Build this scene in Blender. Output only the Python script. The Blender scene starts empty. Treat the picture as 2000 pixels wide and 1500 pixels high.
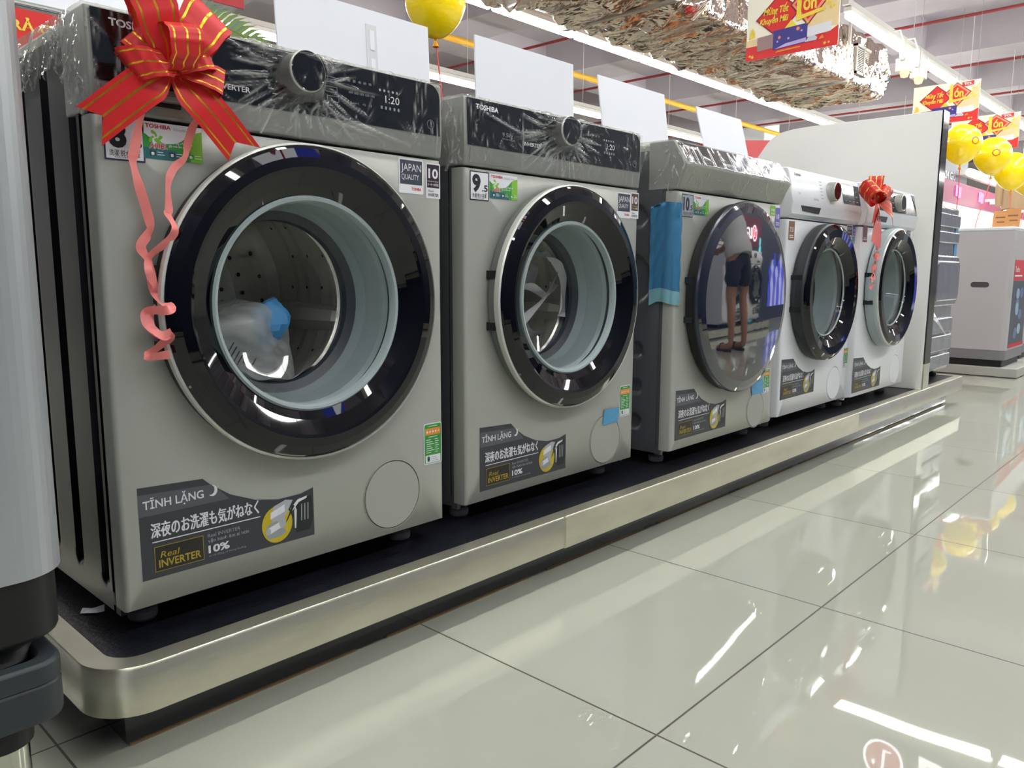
import bpy, bmesh, math, random
import numpy as np
from mathutils import Matrix, Vector
PI = math.pi
SC = bpy.context.scene
COL = SC.collection

# ------------------------------------------------------------------ camera, world, exposure
cam_d = bpy.data.cameras.new('camera')
cam = bpy.data.objects.new('camera', cam_d)
COL.objects.link(cam)
RX, UX, FX = (.6828, -.7306, .0033), (.102, .0998, .9898), (.7235, .6755, -.1426)
m = Matrix(((RX[0], UX[0], -FX[0], -.392), (RX[1], UX[1], -FX[1], -1.1007), (RX[2], UX[2], -FX[2], .6616), (0, 0, 0, 1)))
cam.matrix_world = m
cam_d.sensor_fit = 'HORIZONTAL'
cam_d.sensor_width = 36
cam_d.lens = 27.563
cam_d.clip_start = .02
SC.camera = cam
W = bpy.data.worlds.new('hall_ambient')
SC.world = W
W.use_nodes = True
bg = W.node_tree.nodes['Background']
bg.inputs[0].default_value = (.72, .76, .86, 1)
bg.inputs[1].default_value = .42
SC.view_settings.view_transform = 'Standard'
SC.view_settings.look = 'None'
SC.view_settings.exposure = 0.78
SC.view_settings.gamma = 1.0
SC.view_settings.use_curve_mapping = False
SC.cycles.diffuse_bounces = 6
SC.cycles.transparent_max_bounces = 16
TUBE_E = 26.0
ZP = .1414          # top of the display platform

# ------------------------------------------------------------------ materials
def lin(c):
    out = []
    for v in c[:3]:
        v = v / 255
        out.append(v / 12.92 if v <= .04045 else ((v + .055) / 1.055) ** 2.4)
    return (*out, 1)
_mats = {}
def mat(name, c, rough=.5, metal=0., emit=0., coat=0., spec=.5, bump=None, var=None, stretch=None):
    """c in 0..255; bump=(scale, strength); var=(scale, amount) value variation"""
    if name in _mats: return _mats[name]
    mt = bpy.data.materials.new(name)
    mt.use_nodes = True
    nt = mt.node_tree
    b = nt.nodes['Principled BSDF']
    b.inputs['Base Color'].default_value = lin(c)
    b.inputs['Roughness'].default_value = rough
    b.inputs['Metallic'].default_value = metal
    b.inputs['Specular IOR Level'].default_value = spec
    b.inputs['Coat Weight'].default_value = coat
    b.inputs['Coat Roughness'].default_value = .03
    if emit:
        b.inputs['Emission Color'].default_value = lin(c)
        b.inputs['Emission Strength'].default_value = emit
    if bump or var:
        tc = nt.nodes.new('ShaderNodeTexCoord')
        mp = nt.nodes.new('ShaderNodeMapping')
        if stretch: mp.inputs['Scale'].default_value = stretch
        nt.links.new(tc.outputs['Object'], mp.inputs[0])
    if bump:
        n = nt.nodes.new('ShaderNodeTexNoise'); n.inputs['Scale'].default_value = bump[0]; n.inputs['Detail'].default_value = 4
        bp = nt.nodes.new('ShaderNodeBump'); bp.inputs['Strength'].default_value = bump[1]; bp.inputs['Distance'].default_value = .01
        nt.links.new(mp.outputs[0], n.inputs['Vector']); nt.links.new(n.outputs[0], bp.inputs['Height']); nt.links.new(bp.outputs[0], b.inputs['Normal'])
    if var:
        n = nt.nodes.new('ShaderNodeTexNoise'); n.inputs['Scale'].default_value = var[0]; n.inputs['Detail'].default_value = 5
        r = nt.nodes.new('ShaderNodeMapRange'); r.inputs[1].default_value = .3; r.inputs[2].default_value = .7
        r.inputs[3].default_value = 1 - var[1]; r.inputs[4].default_value = 1 + var[1]
        h = nt.nodes.new('ShaderNodeHueSaturation'); h.inputs['Color'].default_value = lin(c)
        nt.links.new(mp.outputs[0], n.inputs['Vector']); nt.links.new(n.outputs[0], r.inputs[0]); nt.links.new(r.outputs[0], h.inputs['Value'])
        nt.links.new(h.outputs[0], b.inputs['Base Color'])
    _mats[name] = mt
    return mt

def emat(name, c, e):
    if name in _mats: return _mats[name]
    mt = bpy.data.materials.new(name); mt.use_nodes = True
    nt = mt.node_tree; nt.nodes.clear()
    o = nt.nodes.new('ShaderNodeOutputMaterial'); em = nt.nodes.new('ShaderNodeEmission')
    em.inputs[0].default_value = lin(c); em.inputs[1].default_value = e
    nt.links.new(em.outputs[0], o.inputs[0])
    _mats[name] = mt
    return mt

def thin_fresnel(nt, ior=1.5):
    """fresnel of a thin sheet: the same from both of its sides"""
    g = nt.nodes.new('ShaderNodeNewGeometry'); r = nt.nodes.new('ShaderNodeMapRange')
    r.inputs[3].default_value = ior; r.inputs[4].default_value = 1 / ior
    f = nt.nodes.new('ShaderNodeFresnel')
    nt.links.new(g.outputs['Backfacing'], r.inputs[0]); nt.links.new(r.outputs[0], f.inputs[0])
    return f
def film_mat():
    """thin clear wrapping film: mostly see-through, sharp reflections, whitish where creased"""
    mt = bpy.data.materials.new('clear_film'); mt.use_nodes = True
    nt = mt.node_tree; nt.nodes.clear(); L = nt.links.new
    o = nt.nodes.new('ShaderNodeOutputMaterial')
    tr = nt.nodes.new('ShaderNodeBsdfTransparent'); tr.inputs[0].default_value = (.93, .93, .9, 1)
    gl = nt.nodes.new('ShaderNodeBsdfGlossy'); gl.inputs['Roughness'].default_value = .08
    df = nt.nodes.new('ShaderNodeBsdfDiffuse'); df.inputs[0].default_value = (.85, .86, .84, 1)
    tl = nt.nodes.new('ShaderNodeBsdfTranslucent'); tl.inputs[0].default_value = (.85, .86, .84, 1)
    dm = nt.nodes.new('ShaderNodeMixShader')
    fr = thin_fresnel(nt)
    at = nt.nodes.new('ShaderNodeAttribute'); at.attribute_name = 'crease'
    tc = nt.nodes.new('ShaderNodeTexCoord')
    nz = nt.nodes.new('ShaderNodeTexNoise'); nz.inputs['Scale'].default_value = 22; nz.inputs['Detail'].default_value = 2
    bp = nt.nodes.new('ShaderNodeBump'); bp.inputs['Strength'].default_value = .28; bp.inputs['Distance'].default_value = .003
    L(tc.outputs['Object'], nz.inputs['Vector']); L(nz.outputs[0], bp.inputs['Height'])
    for n in (gl, fr): L(bp.outputs[0], n.inputs['Normal'])
    fm = nt.nodes.new('ShaderNodeMath'); fm.operation = 'MULTIPLY'; fm.inputs[1].default_value = 1.15; fm.use_clamp = True
    L(fr.outputs[0], fm.inputs[0])
    m1 = nt.nodes.new('ShaderNodeMixShader'); m2 = nt.nodes.new('ShaderNodeMixShader')
    L(df.outputs[0], dm.inputs[1]); L(tl.outputs[0], dm.inputs[2])
    L(fm.outputs[0], m1.inputs[0]); L(tr.outputs[0], m1.inputs[1]); L(gl.outputs[0], m1.inputs[2])
    cm = nt.nodes.new('ShaderNodeMath'); cm.operation = 'MULTIPLY'; cm.inputs[1].default_value = .85; cm.use_clamp = True
    L(at.outputs['Fac'], cm.inputs[0])
    L(cm.outputs[0], m2.inputs[0]); L(m1.outputs[0], m2.inputs[1]); L(dm.outputs[0], m2.inputs[2])
    L(m2.outputs[0], o.inputs[0])
    return mt

def glass_mat(name, tint=(.93, .96, .95, 1), k=1.3):
    mt = bpy.data.materials.new(name); mt.use_nodes = True
    nt = mt.node_tree; nt.nodes.clear(); L = nt.links.new
    o = nt.nodes.new('ShaderNodeOutputMaterial')
    tr = nt.nodes.new('ShaderNodeBsdfTransparent'); tr.inputs[0].default_value = tint
    gl = nt.nodes.new('ShaderNodeBsdfGlossy'); gl.inputs['Roughness'].default_value = .01
    fr = thin_fresnel(nt)
    fm = nt.nodes.new('ShaderNodeMath'); fm.operation = 'MULTIPLY'; fm.inputs[1].default_value = k; fm.use_clamp = True
    mx = nt.nodes.new('ShaderNodeMixShader')
    L(fr.outputs[0], fm.inputs[0]); L(fm.outputs[0], mx.inputs[0]); L(tr.outputs[0], mx.inputs[1]); L(gl.outputs[0], mx.inputs[2])
    L(mx.outputs[0], o.inputs[0])
    return mt

FILM = film_mat()
GLASS = glass_mat('door_glass', (.98, .99, .985, 1), .6)
SILVER = mat('silver_paint', (172, 174, 167), .42, .22)
SILVER_D = mat('graphite_paint', (158, 159, 157), .4, .15)
WHITE = mat('white_enamel', (232, 234, 238), .28)
DARK = mat('dark_grey_steel', (34, 35, 40), .28, .75, bump=(6, .05))
SIDEG = mat('side_grey_steel', (104, 106, 110), .34, .3)
DARKP = mat('charcoal_plastic', (40, 42, 46), .45)
BLACK = mat('black_gloss', (6, 7, 13), .025, 0, spec=.55)
BLACKM = mat('black_plastic', (14, 14, 16), .5)
PANELG = mat('panel_glass', (12, 18, 23), .04, 0, spec=.6)
RINGS = mat('pale_ring', (205, 206, 200), .3, .3)
RUBBER = mat('grey_gasket', (158, 170, 172), .38)
RUBBER_D = mat('dark_gasket', (52, 58, 66), .4)
STEEL = mat('drum_steel', (232, 230, 222), .26, .35, bump=(26, .5))
WHITEP = mat('white_plastic', (218, 216, 206), .4)
PAPER = mat('white_card', (232, 234, 240), .7)
T_WHITE = mat('ink_white', (235, 236, 236), .5)
T_GREY = mat('ink_grey', (150, 156, 160), .5)
T_BLACK = mat('ink_black', (24, 25, 32), .5)
T_RED = mat('ink_red', (196, 32, 52), .5)
T_GREEN = mat('ink_green', (58, 150, 62), .45)
T_LIME = mat('ink_lime', (132, 190, 60), .45)
T_TEAL = mat('ink_teal', (40, 104, 108), .45)
T_ORANGE = mat('ink_orange', (232, 142, 48), .5)
T_GOLD = mat('ink_gold', (178, 152, 44), .45)
T_YELLOW = mat('ink_yellow', (240, 212, 74), .5)
T_STK = mat('sticker_grey', (58, 60, 66), .42)
T_STK2 = mat('sticker_band', (86, 89, 95), .42)
T_NAVY = mat('ink_navy', (42, 48, 72), .45)
T_MAROON = mat('ink_maroon', (110, 46, 62), .45)
T_BROWN = mat('ink_brown', (140, 102, 70), .4)
T_VIOLET = mat('ink_violet', (112, 104, 190), .45)
T_PALE = mat('ink_pale', (226, 226, 232), .45)
BLUETAPE = mat('blue_tape', (84, 158, 204), .35)
RIBBON = mat('red_ribbon', (214, 40, 44), .42, 0, spec=.4)
GOLD = mat('gold_stripe', (236, 176, 44), .25, .8)
PINK = mat('pink_ribbon', (238, 134, 130), .5)
BRUSHED = mat('brushed_steel', (216, 213, 194), .32, .85, bump=(60, .05), var=(14, .1), stretch=(.4, .4, 1.5))
MATBLK = mat('platform_mat', (26, 27, 34), .32, bump=(160, .12), var=(30, .35))
CHROME = mat('chrome', (205, 204, 196), .12, 1.)
YELLOW = mat('yellow_latex', (255, 222, 6), .25, coat=.4)

# ------------------------------------------------------------------ mesh builder
_text_cache = {}
def text_geo(s, bold=0.):
    k = (s, bold)
    if k not in _text_cache:
        cu = bpy.data.curves.new('lettering', 'FONT')
        cu.body = s; cu.size = 1.; cu.resolution_u = 3; cu.offset = bold
        o = bpy.data.objects.new('lettering', cu); COL.objects.link(o)
        dg = bpy.context.evaluated_depsgraph_get()
        me = bpy.data.meshes.new_from_object(o.evaluated_get(dg))
        v = [tuple(x.co) for x in me.vertices]; f = [tuple(p.vertices) for p in me.polygons]
        # winding towards the viewer of the x-y plane
        bpy.data.objects.remove(o); bpy.data.curves.remove(cu); bpy.data.meshes.remove(me)
        a = np.array(v) if v else np.zeros((1, 3))
        _text_cache[k] = (a, f)
    return _text_cache[k]

class MB:
    def __init__(s, *mats):
        s.v = []; s.f = []; s.m = []; s.s = []; s.mats = list(mats); s.attr = None
    def mi(s, mt):
        if isinstance(mt, int): return mt
        if mt not in s.mats: s.mats.append(mt)
        return s.mats.index(mt)
    def add(s, v, f, mt=0, smooth=False):
        k = len(s.v); mt = s.mi(mt)
        s.v += [tuple(map(float, p)) for p in v]
        for q in f:
            s.f.append(tuple(k + i for i in q)); s.m.append(mt); s.s.append(smooth)
        return s
    def box(s, x0, y0, z0, x1, y1, z1, mt=0):
        v = [(x, y, z) for x in (x0, x1) for y in (y0, y1) for z in (z0, z1)]
        return s.add(v, [(0, 1, 3, 2), (4, 6, 7, 5), (0, 4, 5, 1), (2, 3, 7, 6), (0, 2, 6, 4), (1, 5, 7, 3)], mt)
    def lathe(s, prof, c, axis='y', seg=64, mts=0, smooth=True, cap0=False, cap1=False, a0=0., a1=2 * PI):
        """prof: list of (r, h) along the axis; mts: material or one per step"""
        full = abs(a1 - a0 - 2 * PI) < 1e-6
        n = seg if full else seg + 1
        v = []
        for r, h in prof:
            for i in range(n):
                a = a0 + (a1 - a0) * i / seg
                ca, sa = r * math.cos(a), r * math.sin(a)
                if axis == 'y': v.append((c[0] + ca, c[1] + h, c[2] + sa))
                elif axis == 'z': v.append((c[0] + ca, c[1] + sa, c[2] + h))
                else: v.append((c[0] + h, c[1] + ca, c[2] + sa))
        lst = isinstance(mts, (list, tuple))
        for j in range(len(prof) - 1):
            f = []
            for i in range(seg):
                i2 = (i + 1) % n
                f.append((i, i2, n + i2, n + i))
            s.add(v[j * n:(j + 2) * n], f, mts[j] if lst else mts, smooth)
        if cap0: s.add(v[:n], [tuple(range(n))], mts[0] if lst else mts)
        if cap1: s.add(v[-n:], [tuple(range(n - 1, -1, -1))], mts[-1] if lst else mts)
        return s
    def tube(s, pts, r, seg=10, mt=0, caps=True):
        P = [Vector(p) for p in pts]; n = len(P)
        rr = r if isinstance(r, (list, tuple)) else [r] * n
        v = []; ref = None
        for i, p in enumerate(P):
            t = (P[min(i + 1, n - 1)] - P[max(i - 1, 0)]).normalized()
            if ref is None: ref = t.orthogonal().normalized()
            ref = (ref - t * ref.dot(t)).normalized(); b = t.cross(ref)
            for k in range(seg):
                a = 2 * PI * k / seg
                v.append(p + (ref * math.cos(a) + b * math.sin(a)) * rr[i])
        f = [(i * seg + k, i * seg + (k + 1) % seg, (i + 1) * seg + (k + 1) % seg, (i + 1) * seg + k) for i in range(n - 1) for k in range(seg)]
        s.add(v, f, mt, True)
        if caps: s.add(v[:seg], [tuple(range(seg))[::-1]], mt).add(v[-seg:], [tuple(range(seg))], mt)
        return s
    def prism_x(s, poly, x0, x1, mt=0):
        """poly: (y,z) outline extruded along x"""
        n = len(poly)
        v = [(x0, y, z) for y, z in poly] + [(x1, y, z) for y, z in poly]
        f = [(i, (i + 1) % n, n + (i + 1) % n, n + i) for i in range(n)]
        return s.add(v, f + [tuple(range(n))[::-1], tuple(range(n, 2 * n))], mt)
    def prism_y(s, poly, y0, y1, mt=0):
        n = len(poly)
        v = [(x, y0, z) for x, z in poly] + [(x, y1, z) for x, z in poly]
        f = [(i, (i + 1) % n, n + (i + 1) % n, n + i) for i in range(n)]
        return s.add(v, f + [tuple(range(n))[::-1], tuple(range(n, 2 * n))], mt)
    def prism_z(s, poly, z0, z1, mt=0):
        n = len(poly)
        v = [(x, y, z0) for x, y in poly] + [(x, y, z1) for x, y in poly]
        f = [(i, (i + 1) % n, n + (i + 1) % n, n + i) for i in range(n)]
        return s.add(v, f + [tuple(range(n))[::-1], tuple(range(n, 2 * n))], mt)
    def text(s, t, x, z, h, mt, y=0., w=None, bold=.0, shear=0.):
        """flat lettering on the x-z plane; (x, z) its lower left, h the height of a capital, w the width to fit"""
        a, f = text_geo(t, bold)
        if not f: return s
        a = a.copy(); k = h / .73
        x0, x1 = a[:, 0].min(), a[:, 0].max()
        kx = k if w is None else w / (x1 - x0)
        X = (a[:, 0] - x0) * kx + x + shear * a[:, 1] * k
        Z = a[:, 1] * k + z
        return s.add([(p, y, q) for p, q in zip(X, Z)], f, mt)
    def map(s, fn, start=0):
        for i in range(start, len(s.v)): s.v[i] = tuple(fn(*s.v[i]))
        return s
    def build(s, name, parent=None, bevel=0., seg=2, sharp=38, loc=None):
        me = bpy.data.meshes.new(name)
        me.from_pydata(s.v, [], s.f)
        for mt in s.mats: me.materials.append(mt)
        me.polygons.foreach_set('material_index', s.m)
        me.polygons.foreach_set('use_smooth', s.s if not bevel else [True] * len(s.s))
        if s.attr is not None:
            at = me.attributes.new('crease', 'FLOAT', 'POINT'); at.data.foreach_set('value', np.asarray(s.attr, dtype=np.float32))
        me.update()
        if bevel or any(s.s): me.set_sharp_from_angle(angle=math.radians(sharp))
        o = bpy.data.objects.new(name, me); COL.objects.link(o)
        if bevel:
            b = o.modifiers.new('edge', 'BEVEL'); b.width = bevel; b.segments = seg; b.limit_method = 'ANGLE'; b.angle_limit = math.radians(40)
            b.harden_normals = False
        if parent: o.parent = parent
        if loc: o.location = loc
        return o

def rrect(x0, z0, x1, z1, r, n=5):
    out = []
    for cx, cz, a in ((x1 - r, z0 + r, -PI / 2), (x1 - r, z1 - r, 0), (x0 + r, z1 - r, PI / 2), (x0 + r, z0 + r, PI)):
        for i in range(n + 1):
            t = a + PI / 2 * i / n
            out.append((cx + r * math.cos(t), cz + r * math.sin(t)))
    return out
def flat(mb, poly, y, mt):
    mb.add([(x, y, z) for x, z in poly], [tuple(range(len(poly)))], mt)
def star(cx, cz, r, n=5, k=.42, rot=PI / 2):
    return [(cx + (r if i % 2 == 0 else r * k) * math.cos(rot + PI * i / n), cz + (r if i % 2 == 0 else r * k) * math.sin(rot + PI * i / n)) for i in range(2 * n)]
def flower(cx, cz, r, n=5):
    return [(cx + r * (.62 + .38 * math.cos(n * 2 * PI * i / 40)) * math.cos(2 * PI * i / 40), cz + r * (.62 + .38 * math.cos(n * 2 * PI * i / 40)) * math.sin(2 * PI * i / 40)) for i in range(40)]
def ell(cx, cz, a, b, n=24, t0=0., t1=2 * PI):
    return [(cx + a * math.cos(t0 + (t1 - t0) * i / n), cz + b * math.sin(t0 + (t1 - t0) * i / n)) for i in range(n)]

def thing(name, label, cat, loc=(0, 0, 0), rz=0., group=None):
    o = bpy.data.objects.new(name, None); COL.objects.link(o)
    o.location = loc; o.rotation_euler = (0, 0, rz); o.empty_display_size = .1
    return tag(o, label, cat, group)
def tag(o, label, cat, group=None):
    o['label'] = label; o['category'] = cat
    if group: o['group'] = group
    return o
def struct(o):
    o['kind'] = 'structure'; return o
def dup(root, loc=None, label=None, group=None):
    r = root.copy(); COL.objects.link(r)
    if loc is not None: r.location = loc
    if label: r['label'] = label
    if group: r['group'] = group
    for c in list(root.children):
        d = c.copy(); COL.objects.link(d); d.parent = r
        for g in list(c.children):
            e = g.copy(); COL.objects.link(e); e.parent = d
    return r

# ------------------------------------------------------------------ room
def floor_mat():
    mt = bpy.data.materials.new('polished_tiles'); mt.use_nodes = True
    nt = mt.node_tree; L = nt.links.new; b = nt.nodes['Principled BSDF']
    tc = nt.nodes.new('ShaderNodeTexCoord'); sp = nt.nodes.new('ShaderNodeSeparateXYZ'); L(tc.outputs['Object'], sp.inputs[0])
    def M(op, a, c=None):
        n = nt.nodes.new('ShaderNodeMath'); n.operation = op
        for i, q in enumerate((a, c)):
            if q is None: continue
            if isinstance(q, (int, float)): n.inputs[i].default_value = q
            else: L(q, n.inputs[i])
        return n.outputs[0]
    ds, ids = [], []
    for ax, off in ((0, .5167), (1, -.5399)):
        u = M('DIVIDE', M('SUBTRACT', sp.outputs[ax], off), .6)
        fl = M('FLOOR', u); fr = M('SUBTRACT', u, fl)
        ds.append(M('MINIMUM', fr, M('SUBTRACT', 1., fr))); ids.append(fl)
    d = M('MINIMUM', ds[0], ds[1])
    g = M('LESS_THAN', d, .0028)
    wn = nt.nodes.new('ShaderNodeTexWhiteNoise'); wn.noise_dimensions = '2D'
    cb = nt.nodes.new('ShaderNodeCombineXYZ'); L(ids[0], cb.inputs[0]); L(ids[1], cb.inputs[1]); L(cb.outputs[0], wn.inputs['Vector'])
    nz = nt.nodes.new('ShaderNodeTexNoise'); nz.inputs['Scale'].default_value = 3; nz.inputs['Detail'].default_value = 6; L(tc.outputs['Object'], nz.inputs['Vector'])
    v = M('ADD', M('MULTIPLY', wn.outputs[0], .05), M('MULTIPLY', nz.outputs[0], .08))
    hs = nt.nodes.new('ShaderNodeHueSaturation'); hs.inputs['Color'].default_value = lin((178, 180, 166)); L(M('ADD', v, .94), hs.inputs['Value'])
    mx = nt.nodes.new('ShaderNodeMix'); mx.data_type = 'RGBA'; L(g, mx.inputs[0]); L(hs.outputs[0], mx.inputs[6]); mx.inputs[7].default_value = lin((84, 80, 72))
    L(mx.outputs[2], b.inputs['Base Color'])
    L(M('ADD', M('MULTIPLY', g, .5), .02), b.inputs['Roughness'])
    b.inputs['Specular IOR Level'].default_value = .42
    n2 = nt.nodes.new('ShaderNodeTexNoise'); n2.inputs['Scale'].default_value = 5; n2.inputs['Detail'].default_value = 1; L(tc.outputs['Object'], n2.inputs['Vector'])
    bp = nt.nodes.new('ShaderNodeBump'); bp.inputs['Strength'].default_value = .02; bp.inputs['Distance'].default_value = .02
    hh = M('SUBTRACT', n2.outputs[0], M('MULTIPLY', g, .6)); L(hh, bp.inputs['Height']); L(bp.outputs[0], b.inputs['Normal'])
    return mt
f = MB(floor_mat()); f.box(-8, -9, -.05, 32, 14, 0); struct(f.build('floor'))
CEIL = mat('ceiling_paint', (172, 164, 170), .8, var=(2, .05))
c = MB(CEIL); c.box(-8, -9, 4.55, 32, 14, 4.7); struct(c.build('ceiling'))
for i in range(11):     # concrete beams across the hall
    b = MB(CEIL); b.box(-5.1 + 3.1 * i, -9, 4.0, -4.3 + 3.1 * i, 14, 4.55); struct(b.build('trim_%d' % (i + 1)))
for i, yy in enumerate((3.0, 8.2)):
    b = MB(CEIL); b.box(-8, yy, 4.12, 32, yy + .5, 4.56); struct(b.build('trim_%d' % (i + 12)))
WALLM = mat('wall_paint', (196, 192, 190), .8)
b = MB(WALLM); b.box(-8, 13.8, 0, 32, 14, 4.6); struct(b.build('wall_back'))
b = MB(WALLM); b.box(31.8, -9, 0, 32, 14, 4.6); struct(b.build('wall_right'))
col_o = MB(mat('column_paint', (226, 226, 226), .7)); col_o.box(17.8, 7.7, 0, 18.6, 8.5, 4.5)
struct(col_o.build('column', bevel=.01))

# ------------------------------------------------------------------ ceiling services
TUBE = emat('tube_glow', (253, 255, 250), TUBE_E)
BATTEN = mat('batten_white', (225, 222, 214), .5)
def make_light():
    t = thing('batten_light', '', 'ceiling light', (0, 0, 0))
    a = MB(BATTEN); a.box(.01, -.035, .03, 1.17, .035, .07); a.build('housing', t)
    d = MB(TUBE, BATTEN)
    d.lathe([(.0001, .03), (.03, .03), (.034, .035), (.034, 1.145), (.03, 1.15), (.0001, 1.15)], (0, 0, .0), 'x', 10, 0)
    d.build('tube', t)
    return t
light0 = make_light(); first_light = [True]
ROWS = [(-4.9, 'farthest behind the aisle'), (-2.65, 'over the opposite displays'), (-.4, 'over the aisle'), (1.85, 'beside the track spotlights'), (4.1, 'left of the foil duct'), (6.4, 'above the yellow pipe')]
RAILM = mat('rail_white', (205, 202, 196), .5)
for ri, (yy, wh) in enumerate(ROWS):
    rl = MB(RAILM); rl.box(-6.2 if ri != 3 else 7.2, yy - .03, 3.075, 26, yy + .03, 3.125)
    tag(rl.build('light_rail'), 'long white rail carrying the row of lit tubes ' + wh, 'rail', 'light rails')
    for k in range(26):
        if ri == 3 and k < 11: continue
        loc = (-6.15 + .42 + 1.18 * k, yy, 3.0)
        if first_light[0]: light0.location = loc; t = light0; first_light[0] = False
        else: t = dup(light0, loc)
        t['label'] = 'lit white fluorescent batten in the ceiling row ' + wh
        t['group'] = 'fluorescent battens ' + wh
    for k in range(0 if ri != 3 else 6, 13):
        h = MB(RAILM); h.tube([(-5 + 2.36 * k, yy, 3.12), (-5 + 2.36 * k, yy, 4.02)], .004, 6)
        tag(h.build('hanger_rod'), 'thin rod hanging the white light rail ' + wh, 'rod', 'hanger rods ' + wh)
# a cross batten over the aisle end, mirrored in the floor
t = dup(light0, (5.96, 1.12, 2.90), 'lit white fluorescent batten running across the aisle', 'cross battens over the aisle'); t.rotation_euler = (0, 0, -PI / 2)
t = dup(light0, (5.96, -.08, 2.90), 'lit white fluorescent batten running across the aisle', 'cross battens over the aisle'); t.rotation_euler = (0, 0, -PI / 2)

YP = mat('yellow_pipe', (236, 176, 40), .45)
p = MB(YP); p.tube([(-6, 6.66, 3.6), (26, 6.66, 3.6)], .042, 12)
tag(p.build('yellow_pipe'), 'yellow service pipe running under the ceiling behind the white cards', 'pipe')
RP = mat('red_pipe', (136, 46, 46), .5)
for i, x in enumerate((8.6, 11.27, 14.0, 16.6, 19.3)):
    p = MB(RP); p.tube([(x, -8, 3.9), (x, 13.5, 3.9)], .02, 8)
    tag(p.build('sprinkler_pipe'), ['red sprinkler pipe across the ceiling nearest the foil duct', 'red sprinkler pipe crossing the ceiling over the end of the foil duct', 'red sprinkler pipe across the ceiling above the track spotlights', 'red sprinkler pipe across the ceiling above the hanging promotion boards', 'farthest red sprinkler pipe across the ceiling'][i], 'pipe', 'red sprinkler pipes')

# foil duct
def duct():
    rng = np.random.default_rng(3)
    FOIL = mat('silver_foil', (226, 210, 196), .12, 1., bump=(3.2, 1.), stretch=(2.6, .5, 1.2))
    FOIL.node_tree.nodes['Bump'].inputs['Distance'].default_value = .07
    t = thing('air_duct', 'crinkled silver foil insulated air duct hanging under the ceiling', 'air duct', (0, 0, 0))
    x0, x1, y0, y1, z0, z1 = 1.2, 9.75, 2.33, 3.30, 2.72, 3.26
    path = [(y1, z1), (y1, z0), (y0, z0), (y0, z1), (y1, z1)]
    # parametric wrap: u along x, v around
    per = [0]
    for a, b_ in zip(path, path[1:]): per.append(per[-1] + math.hypot(b_[0] - a[0], b_[1] - a[1]))
    nx, nv = 780, 190
    U = np.concatenate([np.linspace(x0, 3.8, 80, endpoint=False), np.linspace(3.8, x1, 700)]); Vv = np.linspace(0, per[-1], nv, endpoint=False)
    seg = rng.uniform(0, 1, (420, 6))
    uu, vv = np.meshgrid(U, Vv, indexing='ij')
    h = np.zeros_like(uu)
    for q in seg:
        cx, cv = x0 + q[0] * (x1 - x0), q[1] * per[-1]
        a = PI / 2 + (q[2] - .5) * .9; ln = .18 + .6 * q[3]; wd = .022 + .06 * q[4] ** 1.5
        du, dv = uu - cx, vv - cv
        dv = (dv + per[-1] / 2) % per[-1] - per[-1] / 2
        l = du * math.cos(a) + dv * math.sin(a); w = -du * math.sin(a) + dv * math.cos(a)
        h += (q[5] * 1.1 + .15) * wd * .9 * np.maximum(0, 1 - np.abs(w) / wd) * np.maximum(0, 1 - (l / ln) ** 2) * (1 if q[5] > .25 else -1)
    h += .018 * np.sin(uu * 2 * PI / .31 + 1.6 * np.sin(vv * 3.1 + uu) + 2.2 * np.sin(uu * 1.7)) * (.55 + .45 * np.sin(vv * 6 + uu * 3)) + 0 * uu
    h += .02 * np.sin(uu * 7.3 + np.sin(vv * 5)) * np.sin(vv * 6) - .025 * np.exp(-(((uu - .4) % 1.18) / .03) ** 2)
    C = ((y0 + y1) / 2, (z0 + z1) / 2)
    v = []
    for i in range(nx):
        for j in range(nv):
            s_ = Vv[j]
            k = max(q for q in range(4) if per[q] <= s_ + 1e-9)
            tt = (s_ - per[k]) / (per[k + 1] - per[k])
            a, b_ = path[k], path[k + 1]
            y = a[0] + (b_[0] - a[0]) * tt; z = a[1] + (b_[1] - a[1]) * tt
            n = ((1, 0), (0, -1), (-1, 0), (0, 1))
            ny, nz = [(1, 0), (0, -1), (-1, 0), (0, 1)][k]
            e = min(tt, 1 - tt); hh = h[i, j] - .012 * max(0, 1 - e * 20)
            v.append((U[i], y + ny * hh, z + nz * hh))
    fcs = [(i * nv + j, i * nv + (j + 1) % nv, (i + 1) * nv + (j + 1) % nv, (i + 1) * nv + j) for i in range(nx - 1) for j in range(nv)]
    d = MB(FOIL); d.add(v, fcs, 0, True)
    d.add(v[-nv:], [tuple(range(nv))], 0); d.add(v[:nv], [tuple(range(nv))[::-1]], 0)
    d.build('foil_jacket', t, sharp=25)
    g = MB(mat('grille_grey', (150, 146, 140), .5), mat('grille_dark', (70, 68, 66), .6))
    gx0, gx1, gz0, gz1, gy = 8.72, 9.18, 2.82, 3.13, 2.30
    g.box(gx0, gy - .02, gz0, gx1, gy + .05, gz0 + .025); g.box(gx0, gy - .02, gz1 - .025, gx1, gy + .05, gz1)
    for x in (gx0, (gx0 + gx1) / 2 - .012, gx1 - .025): g.box(x, gy - .02, gz0, x + .025, gy + .05, gz1)
    g.box(gx0, gy + .03, gz0, gx1, gy + .05, gz1, 1)
    for k in range(14): g.box(gx0, gy - .008, gz0 + .03 + .018 * k, gx1, gy + .02, gz0 + .038 + .018 * k, 0)
    g.build('air_grille', t)
    for x in (2.6, 5.0, 8.45):
        hb = MB(mat('zinc', (190, 188, 184), .4, .6)); hb.box(x, y0 - .05, z0 - .045, x + .05, y1 + .05, z0 - .025)
        hb.box(x, y0 - .07, z0 - .045, x + .03, y0 - .045, 4.05); hb.box(x, y1 + .045, z0 - .045, x + .03, y1 + .07, 4.05)
        hb.build('hanger_bracket', t)
    return t
duct()
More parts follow.
